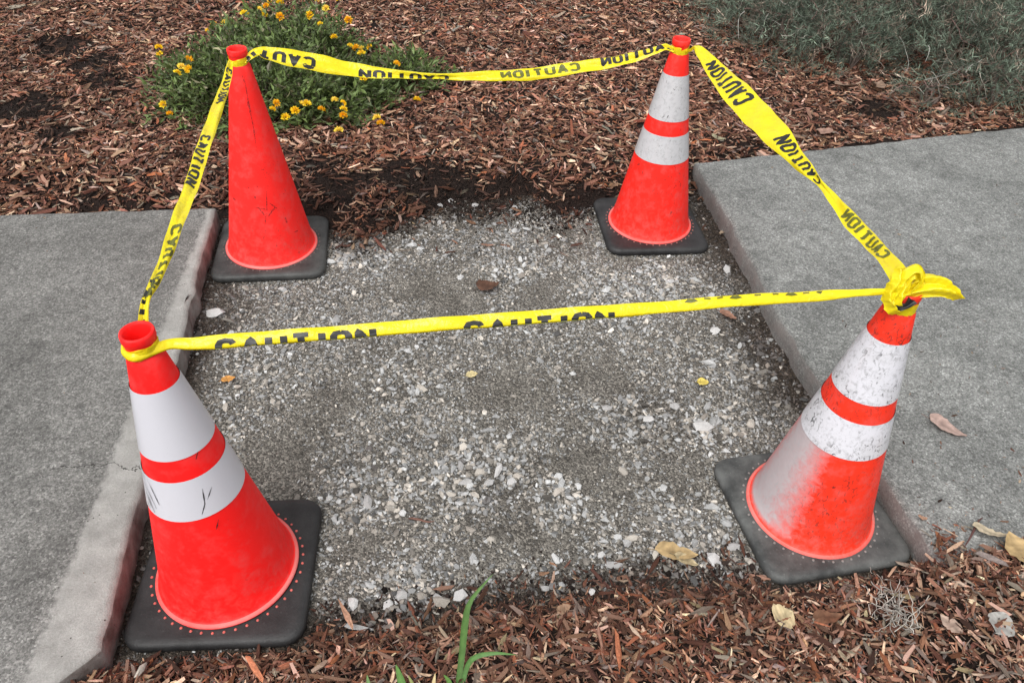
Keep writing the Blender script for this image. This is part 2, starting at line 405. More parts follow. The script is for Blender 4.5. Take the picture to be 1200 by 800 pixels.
# ------------------------------------------------------------------ pavement slabs
def densify(pts, step, amp, seed):
    out = []
    for i in range(len(pts)):
        a = Vector(pts[i]); b = Vector(pts[(i + 1) % len(pts)]); n = max(1, int((b - a).length / step))
        for k in range(n): out.append(a.lerp(b, k / n))
    res = []
    L_ = len(out)
    for i, p in enumerate(out):
        t = (out[(i + 1) % L_] - out[i - 1]).normalized(); nn = Vector((t.y, -t.x))
        o = amp * (float(fbm(np.array(p.x * 14), np.array(p.y * 14), seed)) - 0.5) * 2
        res.append(p + nn * o)
    return res
def slab(name, pts, mat, label, seed, amp=0.006):
    loop = densify(pts, 0.025, amp, seed); n = len(loop)
    bm = bmesh.new(); rings = []
    for off, z in ((0.016, SLAB_Z), (0.006, SLAB_Z - 0.003), (0.0, SLAB_Z - 0.011), (-0.001, SLAB_Z - 0.05), (0.004, -0.08)):
        ring = []
        for i, p in enumerate(loop):
            t = (loop[(i + 1) % n] - loop[i - 1]).normalized(); nn = Vector((-t.y, t.x))   # inward for CCW
            jit = 0.004 * (random.random() - 0.5) if z < SLAB_Z - 0.02 else 0
            q = p + nn * (off + jit); ring.append(bm.verts.new((q.x, q.y, z)))
        rings.append(ring)
    bm.faces.new(rings[0])
    for a, b2 in zip(rings, rings[1:]):
        for i in range(n):
            f = bm.faces.new((a[i], b2[i], b2[(i + 1) % n], a[(i + 1) % n])); f.smooth = True
    bmesh.ops.triangulate(bm, faces=[bm.faces[0]] if False else [f for f in bm.faces if len(f.verts) > 4])
    bmesh.ops.recalc_face_normals(bm, faces=bm.faces)
    me = bpy.data.meshes.new(name); bm.to_mesh(me); bm.free()
    o = link(name, me, mat, None, 'structure'); tag(o, label); return o

e0 = Vector(LEFT_EDGE[-1]); e1 = Vector(LEFT_EDGE[0]); ed = (e1 - e0).normalized()
M_CONC_L = concrete_mat('worn_concrete_dark', (0.112, 0.110, 0.104), (0.195, 0.192, 0.183), (e0.x, e0.y, ed.x, ed.y, 0.135, -0.062))
M_CONC_R = concrete_mat('worn_concrete', (0.138, 0.142, 0.137), (0.235, 0.239, 0.231), None, 5.0)
left_pts = [(-0.845, 0.690), (-0.92, 0.625)] ; left_ccw = [(-5, 0.1), (-0.92, 0.625), (-0.845, 0.685)] + LEFT_EDGE[::-1] + [(-1.808, 2.308), (-5, 1.85)]
slab_l = slab('pavement', left_ccw, M_CONC_L, 'grey concrete pavement slab left of the gravel with a pale margin', 41, 0.009)
right_ccw = RIGHT_EDGE[::-1] + [] ; right_ccw = [(0.717, 2.947)] + RIGHT_EDGE[1:] + [(1.30, 1.08), (6, 2.4), (6, 4.62), (2.308, 3.461)]
slab_r = slab('pavement', right_ccw, M_CONC_R, 'grey concrete pavement slab on the right with a raised broken edge', 43, 0.010)

# ------------------------------------------------------------------ cones
CONES = [  # x, y, yaw, height, lean of the top (dx, dy)
    (-0.613, 0.992, 0.097, 0.71, (-0.024, 0.006)),
    (-0.857, 2.279, 0.162, 0.709, (0.006, 0.0)),
    (0.496, 2.557, 0.124, 0.71, (0.0, -0.002)),
    (0.764, 1.246, 0.232, 0.71, (-0.006, -0.010)),
]
HP, RC = 0.188, 0.046
def inside_plate(x, y, grow=0.0):
    r = np.zeros(np.shape(x), bool)
    for cx, cy, a, h, l in CONES:
        dx, dy = x - cx, y - cy
        u = dx * math.cos(a) + dy * math.sin(a); v = -dx * math.sin(a) + dy * math.cos(a)
        r |= (np.abs(u) < HP + grow) & (np.abs(v) < HP + grow)
    return r
def plate_mesh():
    ring0 = []
    for (sx, sy, a0) in ((1, 1, 0), (-1, 1, 90), (-1, -1, 180), (1, -1, 270)):
        for k in range(9):
            a = math.radians(a0 + k * 90 / 8)
            ring0.append((sx * (HP - RC) + RC * math.cos(a), sy * (HP - RC) + RC * math.sin(a)))
    n = len(ring0); V = []; F = []
    levels = [(-0.004, 0.0), (0.0, 0.004), (0.0, 0.015), (-0.003, 0.021), (-0.009, 0.0245), (-0.02, 0.0262)]
    for off, z in levels:
        for (x, y) in ring0:
            s = (HP + off) / HP; V.append((x * s, y * s, z))
    for l in range(len(levels) - 1):
        for i in range(n): F.append((l * n + i, l * n + (i + 1) % n, (l + 1) * n + (i + 1) % n, (l + 1) * n + i))
    base = (len(levels) - 1) * n
    # blend to a circle under the cone
    for r, z in ((0.158, 0.0272), (0.10, 0.0285)):
        st = len(V)
        for (x, y) in ring0:
            a = math.atan2(y, x); V.append((r * math.cos(a), r * math.sin(a), z))
        for i in range(n): F.append((base + i, base + (i + 1) % n, st + (i + 1) % n, st + i))
        base = st
    return np_mesh('base_plate', np.array(V), np.array(F), smooth=True)
PLATE = plate_mesh()
def cone_r(z): return 0.1445 + (0.0305 - 0.1445) * (z - 0.030) / (0.665 - 0.030)
body_prof = [(0.156, 0.0265), (0.1555, 0.0305), (0.1525, 0.0325), (0.1475, 0.0335), (0.1445, 0.038)]
for k in range(1, 15):
    z = 0.038 + (0.660 - 0.038) * k / 14; body_prof.append((cone_r(z), z))
body_prof += [(0.0290, 0.664), (0.0268, 0.670), (0.0268, 0.689), (0.0280, 0.692), (0.0292, 0.696), (0.0292, 0.706), (0.0280, 0.710),
              (0.0252, 0.710), (0.0230, 0.705), (0.0222, 0.66), (0.034, 0.60), (0.09, 0.30)]
BODY = lathe('cone_body', body_prof, 72)
def collar_mesh(z0, z1):
    o = 0.0016
    pr = [(cone_r(z0 + (z1 - z0) * k / 6) + o, z0 + (z1 - z0) * k / 6) for k in range(7)]
    return lathe('reflective_collar', pr, 72)
COLLAR_A = collar_mesh(0.456, 0.602); COLLAR_B = collar_mesh(0.312, 0.407)
def dots_mesh():
    V = []; F = []; n = 44
    for k in range(n):
        a = 2 * math.pi * k / n; cx, cy = 0.1635 * math.cos(a), 0.1635 * math.sin(a); st = len(V); r = 0.0033
        for q in range(8):
            b = 2 * math.pi * q / 8; V.append((cx + r * math.cos(b), cy + r * math.sin(b), 0.0268))
        for q in range(8):
            b = 2 * math.pi * q / 8; V.append((cx + r * .6 * math.cos(b), cy + r * .6 * math.sin(b), 0.0288))
        for q in range(8): F.append((st + q, st + (q + 1) % 8, st + 8 + (q + 1) % 8, st + 8 + q))
        for q in (0, 2, 4): F.append((st + 8, st + 9 + q, st + 10 + q, st + 8 + (q + 3) % 8))
    return np_mesh('orange_dots', np.array(V), np.array(F))
DOTS = dots_mesh()
cone_cols = [(0.95, 0.013, 0.012), (0.95, 0.022, 0.018), (0.93, 0.022, 0.013), (0.84, 0.036, 0.014)]
cone_labels = ['clean red-orange traffic cone with two white bands, front left by pale slab margin',
               'plain red-orange traffic cone without white bands, beside the flowering shrub',
               'scuffed traffic cone with two white bands, at the mulch edge by the raised slab',
               'dirty orange traffic cone with knotted yellow tape on top and whitened lower side']
plates = [((0.009, 0.009, 0.0095), (0.040, 0.040, 0.041), 0.6), ((0.022, 0.023, 0.023), (0.085, 0.088, 0.085), 0.65),
          ((0.011, 0.011, 0.012), (0.045, 0.045, 0.046), 0.6), ((0.030, 0.032, 0.032), (0.13, 0.134, 0.13), 0.75)]
scuffs = [0.05, 0.35, 0.55, 0.8]; cscuff = [0.05, 0, 0.75, 1.0]
dotc = [(0.55, 0.12, 0.10), (0.12, 0.09, 0.085), (0.28, 0.10, 0.085), (0.22, 0.20, 0.19)]
NECKS = []
for i, (cx, cy, yaw, h, lean) in enumerate(CONES):
    z0 = float(gravel_h(np.array(cx), np.array(cy))) + 0.004
    r = empty('traffic_cone', (cx, cy, z0)); tag(r, cone_labels[i], 'traffic cone', 'traffic cones roping off the gravel')
    r.rotation_euler = (0, 0, yaw)
    pl = link('base_plate', PLATE.copy(), rubber_mat('rubber_%d' % i, *plates[i]), r)
    dt = link('orange_dots', DOTS.copy(), flat_mat('dots_%d' % i, dotc[i], 0.5, 0.3), pl, 'stuff')
    ax = Vector((lean[0], lean[1], h)).normalized(); ax = Matrix.Rotation(-yaw, 3, 'Z') @ ax
    q = Vector((0, 0, 1)).rotation_difference(ax).to_euler()
    cone_local = Matrix.Rotation(-yaw, 3, 'Z')
    pv = cone_local @ Vector((-0.985, -0.10, 0)).normalized()
    patch = None if i != 3 else (pv.x, pv.y, 0.58, 0.33)
    bd = link('cone_body', BODY.copy(), cone_mat('cone_plastic_%d' % i, cone_cols[i], scuffs[i], 3.1 * i, patch), r)
    bd.rotation_euler = q
    if i != 1:
        cm = collar_mat('collar_%d' % i, cscuff[i], 2.3 * i, ((0.60, 0.595, 0.645), None, (0.52, 0.52, 0.54), (0.70, 0.70, 0.75))[i])
        for me in (COLLAR_A, COLLAR_B):
            c = link('reflective_collar', me.copy(), cm, r); c.rotation_euler = q
    NECKS.append((Vector((cx, cy, z0)) + Vector((lean[0], lean[1], h)) * (0.679 / 0.71), Vector((lean[0], lean[1], h)).normalized()))

# scuff marks: thin rubbed-on streaks lying on the cone surface
def cone_hit(i, px, py):
    cx, cy = CONES[i][0], CONES[i][1]; top, ax = NECKS[i]; b0 = top - ax * 0.679
    d = ray(px, py).normalized(); t = 0.6
    while t < 5:
        p = EYE + d * t; zz_ = (p - b0).dot(ax); r_ = (p - b0 - ax * zz_).length
        if 0.03 < zz_ < 0.7 and r_ < cone_r(zz_) + 0.0024:
            n_ = (p - b0 - ax * zz_).normalized(); return p, n_
        t += 0.002
    return None
def scuff(i, lines, label):
    root = [o for o in COL.objects if o.name.startswith('traffic_cone')][i]; inv = Matrix.Rotation(-CONES[i][2], 3, 'Z'); V = []; F = []
    for (pts, wpx) in lines:
        H = []
        for (a, b2) in zip(pts, pts[1:]):
            for k in range(6): H.append(cone_hit(i, a[0] + (b2[0] - a[0]) * k / 6, a[1] + (b2[1] - a[1]) * k / 6))
        H = [h for h in H if h]
        if len(H) < 3: continue
        st = len(V); sc_ = (H[0][0] - EYE).dot(FW) / FPX
        for k, (p, n_) in enumerate(H):
            t = (H[min(k + 1, len(H) - 1)][0] - H[max(k - 1, 0)][0]); t = t.normalized() if t.length > 0 else Vector((0, 0, 1))
            w_ = wpx * sc_ * 0.42 * math.sin(math.pi * (k + 0.6) / (len(H) + 0.2)) * random.uniform(0.3, 1.3); sd_ = t.cross(n_)
            for q in (-1, 1): V.append(tuple(inv @ (p + sd_ * q * w_ + n_ * 0.0006 - root.location)))
        for k in range(len(H) - 1): F.append((st + 2 * k, st + 2 * k + 1, st + 2 * k + 3, st + 2 * k + 2))
    o = link('scuff_marks', np_mesh('scuff_marks', np.array(V), np.array(F)), (M_STREAK if i == 0 else M_SCUFF), root, 'stuff'); o['label'] = label
M_SCUFF, _nt, _b = new_mat('black_scuff')
_b.inputs['Base Color'].default_value = (0.035, 0.018, 0.018, 1); _b.inputs['Roughness'].default_value = 0.7
L(_nt, ramp(_nt, noise(_nt, coords(_nt), 260, 4, 0.7), [(0.40, 0.0), (0.62, 0.78)]), _b.inputs['Alpha'])
M_STREAK = flat_mat('black_streak', (0.014, 0.013, 0.014), 0.6)
scuff(0, [([(167, 560), (187, 603)], 2.6), ([(165, 563), (181, 600)], 2.2), ([(170, 572), (184, 606)], 2.0), ([(172, 560), (190, 598)], 1.8), ([(166, 575), (178, 598)], 2.0), ([(163, 545), (172, 566)], 2.4),
          ([(237, 572), (240, 590), (236, 605)], 2.2), ([(248, 570), (242, 588)], 1.4), ([(256, 608), (253, 622)], 1.6), ([(232, 528), (229, 540)], 1.3)], 'black rubbed streaks on the lower white band')
scuff(1, [([(312, 224), (313, 252)], 2.4), ([(298, 243), (316, 246)], 2.2), ([(324, 240), (312, 257)], 2.6), ([(303, 243), (313, 257)], 2.4), ([(316, 238), (327, 246)], 2.0), ([(312, 252), (310, 266)], 1.6), ([(290, 217), (292, 222)], 3), ([(301, 217), (302, 220)], 2.2),
          ([(298, 229), (300, 234)], 3), ([(271, 230), (278, 236)], 3), ([(272, 228), (276, 238)], 2), ([(334, 255), (337, 262)], 3), ([(286, 90), (291, 120), (297, 150), (301, 178)], 2.4), ([(283, 85), (287, 100)], 2.6), ([(291, 118), (288, 130)], 1.8), ([(308, 312), (311, 314)], 3), ([(292, 297), (300, 301)], 2.0), ([(344, 272), (350, 270)], 2)], 'black smeared marks on the front of the cone')
# ------------------------------------------------------------------ caution tape
TW = 0.076
GL = {  # letter strokes in a unit box
    'C': [[(1, .80), (.86, .95), (.5, 1), (.14, .95), (0, .78), (0, .22), (.14, .05), (.5, 0), (.86, .05), (1, .20)]],
    'A': [[(0, 0), (.5, 1), (1, 0)], [(.2, .3), (.8, .3)]],
    'U': [[(0, 1), (0, .22), (.14, .05), (.5, 0), (.86, .05), (1, .22), (1, 1)]],
    'T': [[(0, .98), (1, .98)], [(.5, .98), (.5, 0)]],
    'I': [[(.5, 1), (.5, 0)]],
    'O': [[(.5, 1), (.14, .95), (0, .78), (0, .22), (.14, .05), (.5, 0), (.86, .05), (1, .22), (1, .78), (.86, .95), (.5, 1)]],
    'N': [[(0, 0), (0, 1), (1, 0), (1, 1)]],
}
def word_quads(word='CAUTION', pitch=0.043, wl=0.026, hl=0.046, st=0.0125):
    """quads in tape coordinates (s, t) with t in metres from the tape's middle"""
    Q = []; x = 0
    for ch in word:
        adv = pitch if ch != 'I' else pitch * 0.6
        for line in GL[ch]:
            w_ = wl if ch != 'I' else 0.012
            P = [Vector((x + p[0] * w_, (p[1] - 0.5) * hl)) for p in line]
            R = [P[0]]
            for a, b2 in zip(P, P[1:]):
                n = max(1, int((b2 - a).length / 0.005))
                for k in range(1, n + 1): R.append(a.lerp(b2, k / n))
            Lf = []; Rg = []
            for i in range(len(R)):
                t = (R[min(i + 1, len(R) - 1)] - R[max(i - 1, 0)]); t = t.normalized() if t.length > 0 else Vector((1, 0))
                nn = Vector((-t.y, t.x)) * st / 2; Lf.append(R[i] + nn); Rg.append(R[i] - nn)
            for i in range(len(R) - 1):
                ml0, ml1 = (Lf[i] + Rg[i]) / 2, (Lf[i + 1] + Rg[i + 1]) / 2
                Q.append((Lf[i], ml0, ml1, Lf[i + 1])); Q.append((ml0, Rg[i], Rg[i + 1], ml1))
        x += adv
    return Q, x - (pitch - wl)
WQ, WLEN = word_quads()

tape = empty('caution_tape', (0, 0, 0.0))
tag(tape, 'yellow plastic tape with black CAUTION lettering strung around the four cones', 'caution tape')

class Ribbon:
    """keys: (centre, visible width, roll) ; ribbon whose film is pleated where its visible width is below the real one"""
    def __init__(self, keys, npl=2, fold=None, seed=0, facing=Vector((0, -0.62, 0.78)), n=90):
        self.fold = fold; self.npl = npl; self.seed = seed; self.facing = facing
        P = [k[0] for k in keys]
        # catmull-rom resample
        pts = []; W = []; R = []
        m_ = len(P); per = max(2, n // (m_ - 1))
        for i in range(m_ - 1):
            p0 = P[max(i - 1, 0)]; p1 = P[i]; p2 = P[i + 1]; p3 = P[min(i + 2, m_ - 1)]
            for k in range(per + (1 if i == m_ - 2 else 0)):
                t = k / per
                pts.append(0.5 * ((2 * p1) + (p2 - p0) * t + (2 * p0 - 5 * p1 + 4 * p2 - p3) * t * t + (3 * p1 - p0 - 3 * p2 + p3) * t ** 3))
                f = t * t * (3 - 2 * t)
                W.append(keys[i][1] * (1 - f) + keys[i + 1][1] * f); R.append(keys[i][2] * (1 - f) + keys[i + 1][2] * f)
        self.P = pts; self.W = W; self.R = R
        self.s = [0]
        for a, b2 in zip(pts, pts[1:]): self.s.append(self.s[-1] + (b2 - a).length)
        self.len = self.s[-1]
        self.sgn = None
        self.sx = np.array(self.s); self.px = np.array([tuple(p) for p in pts]); self.wx = np.array(W); self.rx = np.array(R)
    def ev(self, s, t, off=0.0):
        """s metres along, t metres across (-TW/2..TW/2), off along film normal"""
        s = min(max(s, 0), self.len)
        g = lambda q: Vector([float(np.interp(q, self.sx, self.px[:, k])) for k in range(3)])
        p = g(s); tg = (g(min(s + 0.006, self.len)) - g(max(s - 0.006, 0))).normalized()
        w_ = float(np.interp(s, self.sx, self.wx)); rl = float(np.interp(s, self.sx, self.rx))
        if self.sgn is None:
            a_ = g(self.len * 0.45); b_ = g(self.len * 0.55); self.sgn = -1 if self.facing.cross(b_ - a_).z < 0 else 1
        up = self.facing.cross(tg).normalized() * self.sgn
        nrm = tg.cross(up).normalized() * self.sgn
        c, s_ = math.cos(rl), math.sin(rl)
        up, nrm = up * c + nrm * s_, nrm * c - up * s_
        v = 2 * t / TW
        wob = 0.0025 * math.sin(s * 23 + self.seed) + 0.002 * math.sin(s * 51 + v * 2 + self.seed * 2) + 0.0008 * abs(math.sin(s * 37 + v * 4.5 + self.seed)) - 0.0005 * abs(math.sin(s * 61 - v * 6 + self.seed))
        if self.fold is not None:
            vf = self.fold(s)
            if v >= vf: x = (v - vf) / (1 - vf) - 0.5; nn = 0.0035 * math.sin((x + 0.5) * 2.6) + off
            else: x = (vf - v) / (vf + 1) * 0.86 - 0.5; nn = -0.0035 * math.sin((x + 0.5) * 2.6) - off - 0.0012
            return p + up * (x * w_) + nrm * (nn + wob)
        n = self.npl
        a = math.sqrt(max((TW / max(w_, 0.006)) ** 2 - 1, 0)) * w_ / (4 * n)
        a = min(a, 0.011) * (0.45 if n == 1 else 1)
        ph = v * n + 0.35 * math.sin(s * 9 + self.seed)
        tri = 2 * abs(2 * (ph / 2 - math.floor(ph / 2 + 0.5))) - 1
        curl = -0.006 * (v * v)
        return p + up * (v * w_ / 2) + nrm * (a * tri + curl + wob + off)
    def build(self, name, parent, label=None, nt=13):
        V = []; F = []; ns = len(self.s)
        for s in self.s:
            for k in range(nt):
                t = TW * (k / (nt - 1) - 0.5)
                V.append(tuple(self.ev(s, t)))
        for i in range(ns - 1):
            for k in range(nt - 1): F.append((i * nt + k, i * nt + k + 1, (i + 1) * nt + k + 1, (i + 1) * nt + k))
        o = link(name, np_mesh(name, np.array(V), np.array(F), smooth=True), M_TAPE, parent)
        if label: o['label'] = label
        return o
    def print(self, words, parent):
        """words: (s of the word's start, direction, flip across, through-film?, shift across)"""
        V = []; F = []; mi = []
        for (s0, dr, fl, thru, sh, *kk) in words:
            kq = kk[0] if kk else 1.0
            for side in (1, -1):
                for q in WQ:
                    st = len(V); ok = True
                    for c in q:
                        s = s0 + dr * c.x * kq; t = fl * c.y + sh
                        if s < 0 or s > self.len or abs(t) > TW / 2: ok = False
                    if not ok: continue
                    for c in q: V.append(tuple(self.ev(s0 + dr * c.x * kq, fl * c.y + sh, side * 0.0009)))
                    F.append((st, st + 1, st + 2, st + 3)); mi.append(1 if (thru == (side == 1)) else 0)
        me = np_mesh('lettering', np.array(V), np.array(F)); me.materials.append(M_INK); me.materials.append(M_INKBACK)
        me.polygons.foreach_set('material_index', np.array(mi, np.int32))
        return link('lettering', me, None, parent)

def span_keys(i, j, px, wk=1.0):
    A, B = NECKS[i][0], NECKS[j][0]; K = []
    for (x, y, wpx, roll) in px:
        p = at_wall(x, y, A, B); sc = FPX / (p - EYE).dot(FW)
        K.append((p, min(wpx * wk / sc, TW), roll))
    return K
front = Ribbon([(NECKS[0][0] + Vector((-0.0288, 0.0, -0.002)), 0.010, 0), (NECKS[0][0] + Vector((-0.020, -0.0208, -0.003)), 0.012, 0), (NECKS[0][0] + Vector((0.003, -0.0292, -0.004)), 0.014, 0)] + span_keys(0, 3, [(196, 404, 13, 0), (225, 402.5, 15, 0), (262, 400, 17, 0), (350, 393.5, 16.5, 0), (435, 386.5, 16.5, 0), (520, 380, 16.5, 0), (600, 373.5, 16.5, 0),
               (690, 367, 16, 0), (780, 360, 15, 0), (880, 352, 14.5, 0), (960, 347, 13, 0), (1010, 343.5, 9, 0), (1042, 342, 6, 0)]), 2,
               fold=lambda s: 0.02 - 0.12 * sstep(0.9, 1.0, s) , seed=1, n=140)
sp = front.build('tape_span', tape, 'tape length folded lengthwise, between the two front cones')
def s_at(rb, px):
    best = min(range(len(rb.s)), key=lambda k: abs(project(rb.P[k])[0] - px)); return rb.s[best]
def s_aty(rb, py):
    best = min(range(len(rb.s)), key=lambda k: abs(project(rb.P[k])[1] - py)); return rb.s[best]
front.print([(s_at(front, 258), 1, 1, False, -0.003), (s_at(front, 543), 1, 1, False, -0.007), (s_at(front, 803), 1, 1, True, 0.053)], sp)

left = Ribbon(span_keys(1, 0, [(270, 72, 8, 0), (265, 95, 13, 0), (256, 122, 17, 0), (245, 152, 19, 0), (231, 195, 21, 0), (217, 235, 21, 0), (205, 268, 20, 0),
              (192, 303, 17, 0), (180, 332, 15, 0), (170, 354, 13, 0)], 0.78) + [(NECKS[0][0] + Vector((-0.012, 0.036, 0.0)), 0.018, 0)], 1, seed=2, facing=Vector((0.25, -0.55, 0.8)), n=110)
sp = left.build('tape_span', tape, 'tape length between the plain cone and the front left cone')
left.print([(s_aty(left, 80), 1, -1, False, -0.006, 0.75), (s_aty(left, 158), 1, -1, False, 0.006, 0.85), (s_aty(left, 266), 1, 1, True, -0.008, 0.95), (s_aty(left, 330), 1, -1, False, 0.02, 0.8)], sp)

back = Ribbon([(NECKS[1][0] + Vector((0.020, -0.018, 0.0)), 0.014, 0)] + span_keys(1, 2, [(300, 60, 11, 0), (315, 62, 17, 0), (345, 68, 22, 0), (375, 74, 22, 0), (405, 79.5, 19, 0), (440, 84.5, 15, 0), (475, 87.5, 9, 0.2), (515, 89.5, 6, 0.5),
              (550, 89.5, 10, 0.2), (590, 88.5, 14, 0), (640, 84, 16, 0), (690, 77, 15, 0), (735, 68, 13, 0), (765, 60, 10, 0), (780, 55, 8, 0)]) + [(NECKS[2][0] + Vector((-0.020, -0.018, 0.0)), 0.014, 0)], 1, seed=3, n=130)
sp = back.build('tape_span', tape, 'sagging tape length between the two rear cones')
back.print([(s_at(back, 366), -1, -1, False, -0.008), (s_at(back, 522), -1, -1, False, -0.016), (s_at(back, 679), -1, 1, True, 0.003, 0.93), (s_at(back, 832), -1, 1, False, 0.010, 0.9)], sp)

right = Ribbon([(NECKS[2][0] + Vector((0.020, -0.018, -0.002)), 0.014, 0)] + span_keys(2, 3, [(815, 54, 9, 0), (824, 64, 16, 0), (842, 85, 27, 0), (862, 107, 38, 0), (885, 131, 41, 0), (908, 156, 37, 0), (935, 187, 21, 0.25), (962, 216, 9, 0.5), (980, 237, 15, 0.1),
              (1002, 262, 24, 0), (1024, 286, 22, 0)], 0.86) + [(NECKS[3][0] + Vector((-0.030, -0.006, 0.062)), 0.036, 0), (NECKS[3][0] + Vector((-0.022, -0.026, 0.030)), 0.024, 0)], 1, seed=4, facing=Vector((-0.3, -0.55, 0.78)), n=130)
sp = right.build('tape_span', tape, 'wide twisted tape length between the two right hand cones')
right.print([(s_aty(right, 118), -1, -1, False, 0), (s_aty(right, 214), -1, -1, False, 0.004, 0.8), (s_aty(right, 299), -1, 1, True, 0, 0.68)], sp)

# film wrapped round each neck
def neck_wrap(i, z0=-0.012, z1=0.010, turns=2.3):
    c, ax = NECKS[i]; V = []; F = []; n = 110; nt = 7
    X = ax.orthogonal().normalized(); Y = ax.cross(X)
    for k in range(n + 1):
        a = 2 * math.pi * turns * k / n + i
        lift = 0.0045 * math.sin(k * 0.23 + i)
        for q in range(nt):
            v = q / (nt - 1)
            rr = 0.0274 + 0.0010 * (k / n) + 0.0007 * (q % 2) + 0.0006 * math.sin(k * 0.9 + q * 2.3)
            z = z0 + (z1 - z0) * v + lift
            V.append(tuple(c + (X * math.cos(a) + Y * math.sin(a)) * rr + ax * z))
    for k in range(n):
        for q in range(nt - 1): F.append((k * nt + q, k * nt + q + 1, (k + 1) * nt + q + 1, (k + 1) * nt + q))
    return link('neck_wrap', np_mesh('neck_wrap', np.array(V), np.array(F), smooth=True), M_TAPE, tape)
for i in range(4): nw = neck_wrap(i, *((-0.011, 0.006) if i != 3 else (-0.018, 0.008)))
# knot and loose end on the front right cone
kc, kax = NECKS[3]
def crumple(name, keys, seed, label=None, npl=3):
    rb = Ribbon([(kc + Vector(k[0]), k[1], k[2]) for k in keys], npl, seed=seed, n=64)
    o = rb.build(name, tape, label, nt=25)
    me = o.data
    co = np.empty(len(me.vertices) * 3, np.float32); me.vertices.foreach_get('co', co); co = co.reshape(-1, 3)
    ph = np.random.default_rng(seed).uniform(0, 6.28, 9); q = co * 95
    d = np.stack([np.abs(np.sin(q[:, 1] + 1.7 * q[:, 2] + ph[k])) + 0.6 * np.abs(np.sin(2.3 * q[:, 0] - 1.4 * q[:, 2] + ph[k + 3])) - 0.9 for k in range(3)], -1)
    co += (0.0016 * d).astype(np.float32)
    me.vertices.foreach_set('co', co.ravel()); me.update(); return o, rb
crumple('loose_end', [((-0.026, -0.020, 0.026), 0.018, 0), ((-0.004, -0.022, 0.044), 0.036, 0.2), ((0.022, -0.020, 0.054), 0.046, 0.25), ((0.046, -0.020, 0.055), 0.042, 0.1), ((0.066, -0.022, 0.047), 0.030, -0.1), ((0.082, -0.024, 0.036), 0.016, -0.2), ((0.087, -0.025, 0.031), 0.006, -0.2)], 11, 'frayed tape end sticking out over the cone top', 2)
crumple('knot', [((-0.030, -0.004, 0.078), 0.024, 0), ((-0.028, -0.016, 0.056), 0.036, 0.35), ((-0.034, -0.026, 0.030), 0.044, -0.25), ((-0.030, -0.034, 0.010), 0.024, 0.3), ((-0.020, -0.034, 0.000), 0.012, 0.2)], 12, 'crumpled tape knot tied to the cone neck', 2)
crumple('knot_loop', [((-0.034, -0.020, 0.022), 0.016, 0.4), ((-0.024, -0.016, 0.064), 0.022, 0.7), ((-0.008, -0.014, 0.080), 0.020, 1.0), ((0.002, -0.018, 0.062), 0.018, 0.6), ((-0.010, -0.024, 0.036), 0.014, 0.2)], 13, None, 2)
# black printed fold seen on the knot
bk = Ribbon([(kc + Vector(p), w_, 0.0) for p, w_ in (((-0.030, -0.030, 0.000), 0.010), ((-0.024, -0.036, 0.012), 0.016), ((-0.012, -0.038, 0.018), 0.012), ((-0.004, -0.036, 0.030), 0.020))], 1, seed=14, n=20)
bo = bk.build('printed_fold', tape, 'black printed fold of the tape knot'); bo.data.materials.clear(); bo.data.materials.append(M_INK)

# ------------------------------------------------------------------ chip and stone prototypes
def chip_proto(rg):
    # ridged splinter, unit length / width / thickness, tapered, twisted, bent; open underside
    xs = [-0.5, -0.1 + 0.25 * rg.random(), 0.5]; V = []
    bend = rg.normal(0, 0.5); tw = rg.normal(0, 0.5); yb = rg.normal(0, 0.35)
    wd = [0.08 + 0.32 * rg.random(), 0.42 + 0.1 * rg.random(), 0.05 + 0.36 * rg.random()]
    sk = rg.normal(0, 0.05, 3); rid = rg.uniform(-0.6, 0.6)
    for k, x in enumerate(xs):
        a = tw * x; s = math.sin(a); th = 0.5 if k == 1 else 0.32
        for (y, zz) in ((-wd[k], -th), (wd[k] * rid, th), (wd[k], -th * rg.uniform(-0.4, 1.0))):
            V.append((x + sk[k] * np.sign(y), y + yb * x * x * 2, bend * x * x * 2 + zz + y * s))
    F = []
    for k in range(2):
        for q in range(2): b0 = k * 3 + q; F.append((b0, b0 + 3, b0 + 4, b0 + 1))
    return np.array(V, float), np.array(F)
CRG = np.random.default_rng(3)
CHIPS = [chip_proto(CRG) for _ in range(14)]

def ico():
    t = (1 + 5 ** .5) / 2
    V = np.array([(-1, t, 0), (1, t, 0), (-1, -t, 0), (1, -t, 0), (0, -1, t), (0, 1, t), (0, -1, -t), (0, 1, -t), (t, 0, -1), (t, 0, 1), (-t, 0, -1), (-t, 0, 1)], float)
    V /= np.linalg.norm(V[0])
    F = np.array([(0, 11, 5), (0, 5, 1), (0, 1, 7), (0, 7, 10), (0, 10, 11), (1, 5, 9), (5, 11, 4), (11, 10, 2), (10, 7, 6), (7, 1, 8), (3, 9, 4), (3, 4, 2), (3, 2, 6), (3, 6, 8), (3, 8, 9), (4, 9, 5), (2, 4, 11), (6, 2, 10), (8, 6, 7), (9, 8, 1)])
    return V, F
def stone_proto(rg, cuts=8):
    V, F = ico(); V = V * (1 + rg.normal(0, 0.10, (12, 1)))
    for _ in range(cuts):
        n = rg.normal(0, 1, 3); n /= np.linalg.norm(n); d = 0.36 + 0.34 * rg.random()
        e = V @ n; V = V - np.outer(np.maximum(e - d, 0), n)
    return V * 1.15, F
STONES = [stone_proto(CRG) for _ in range(16)]

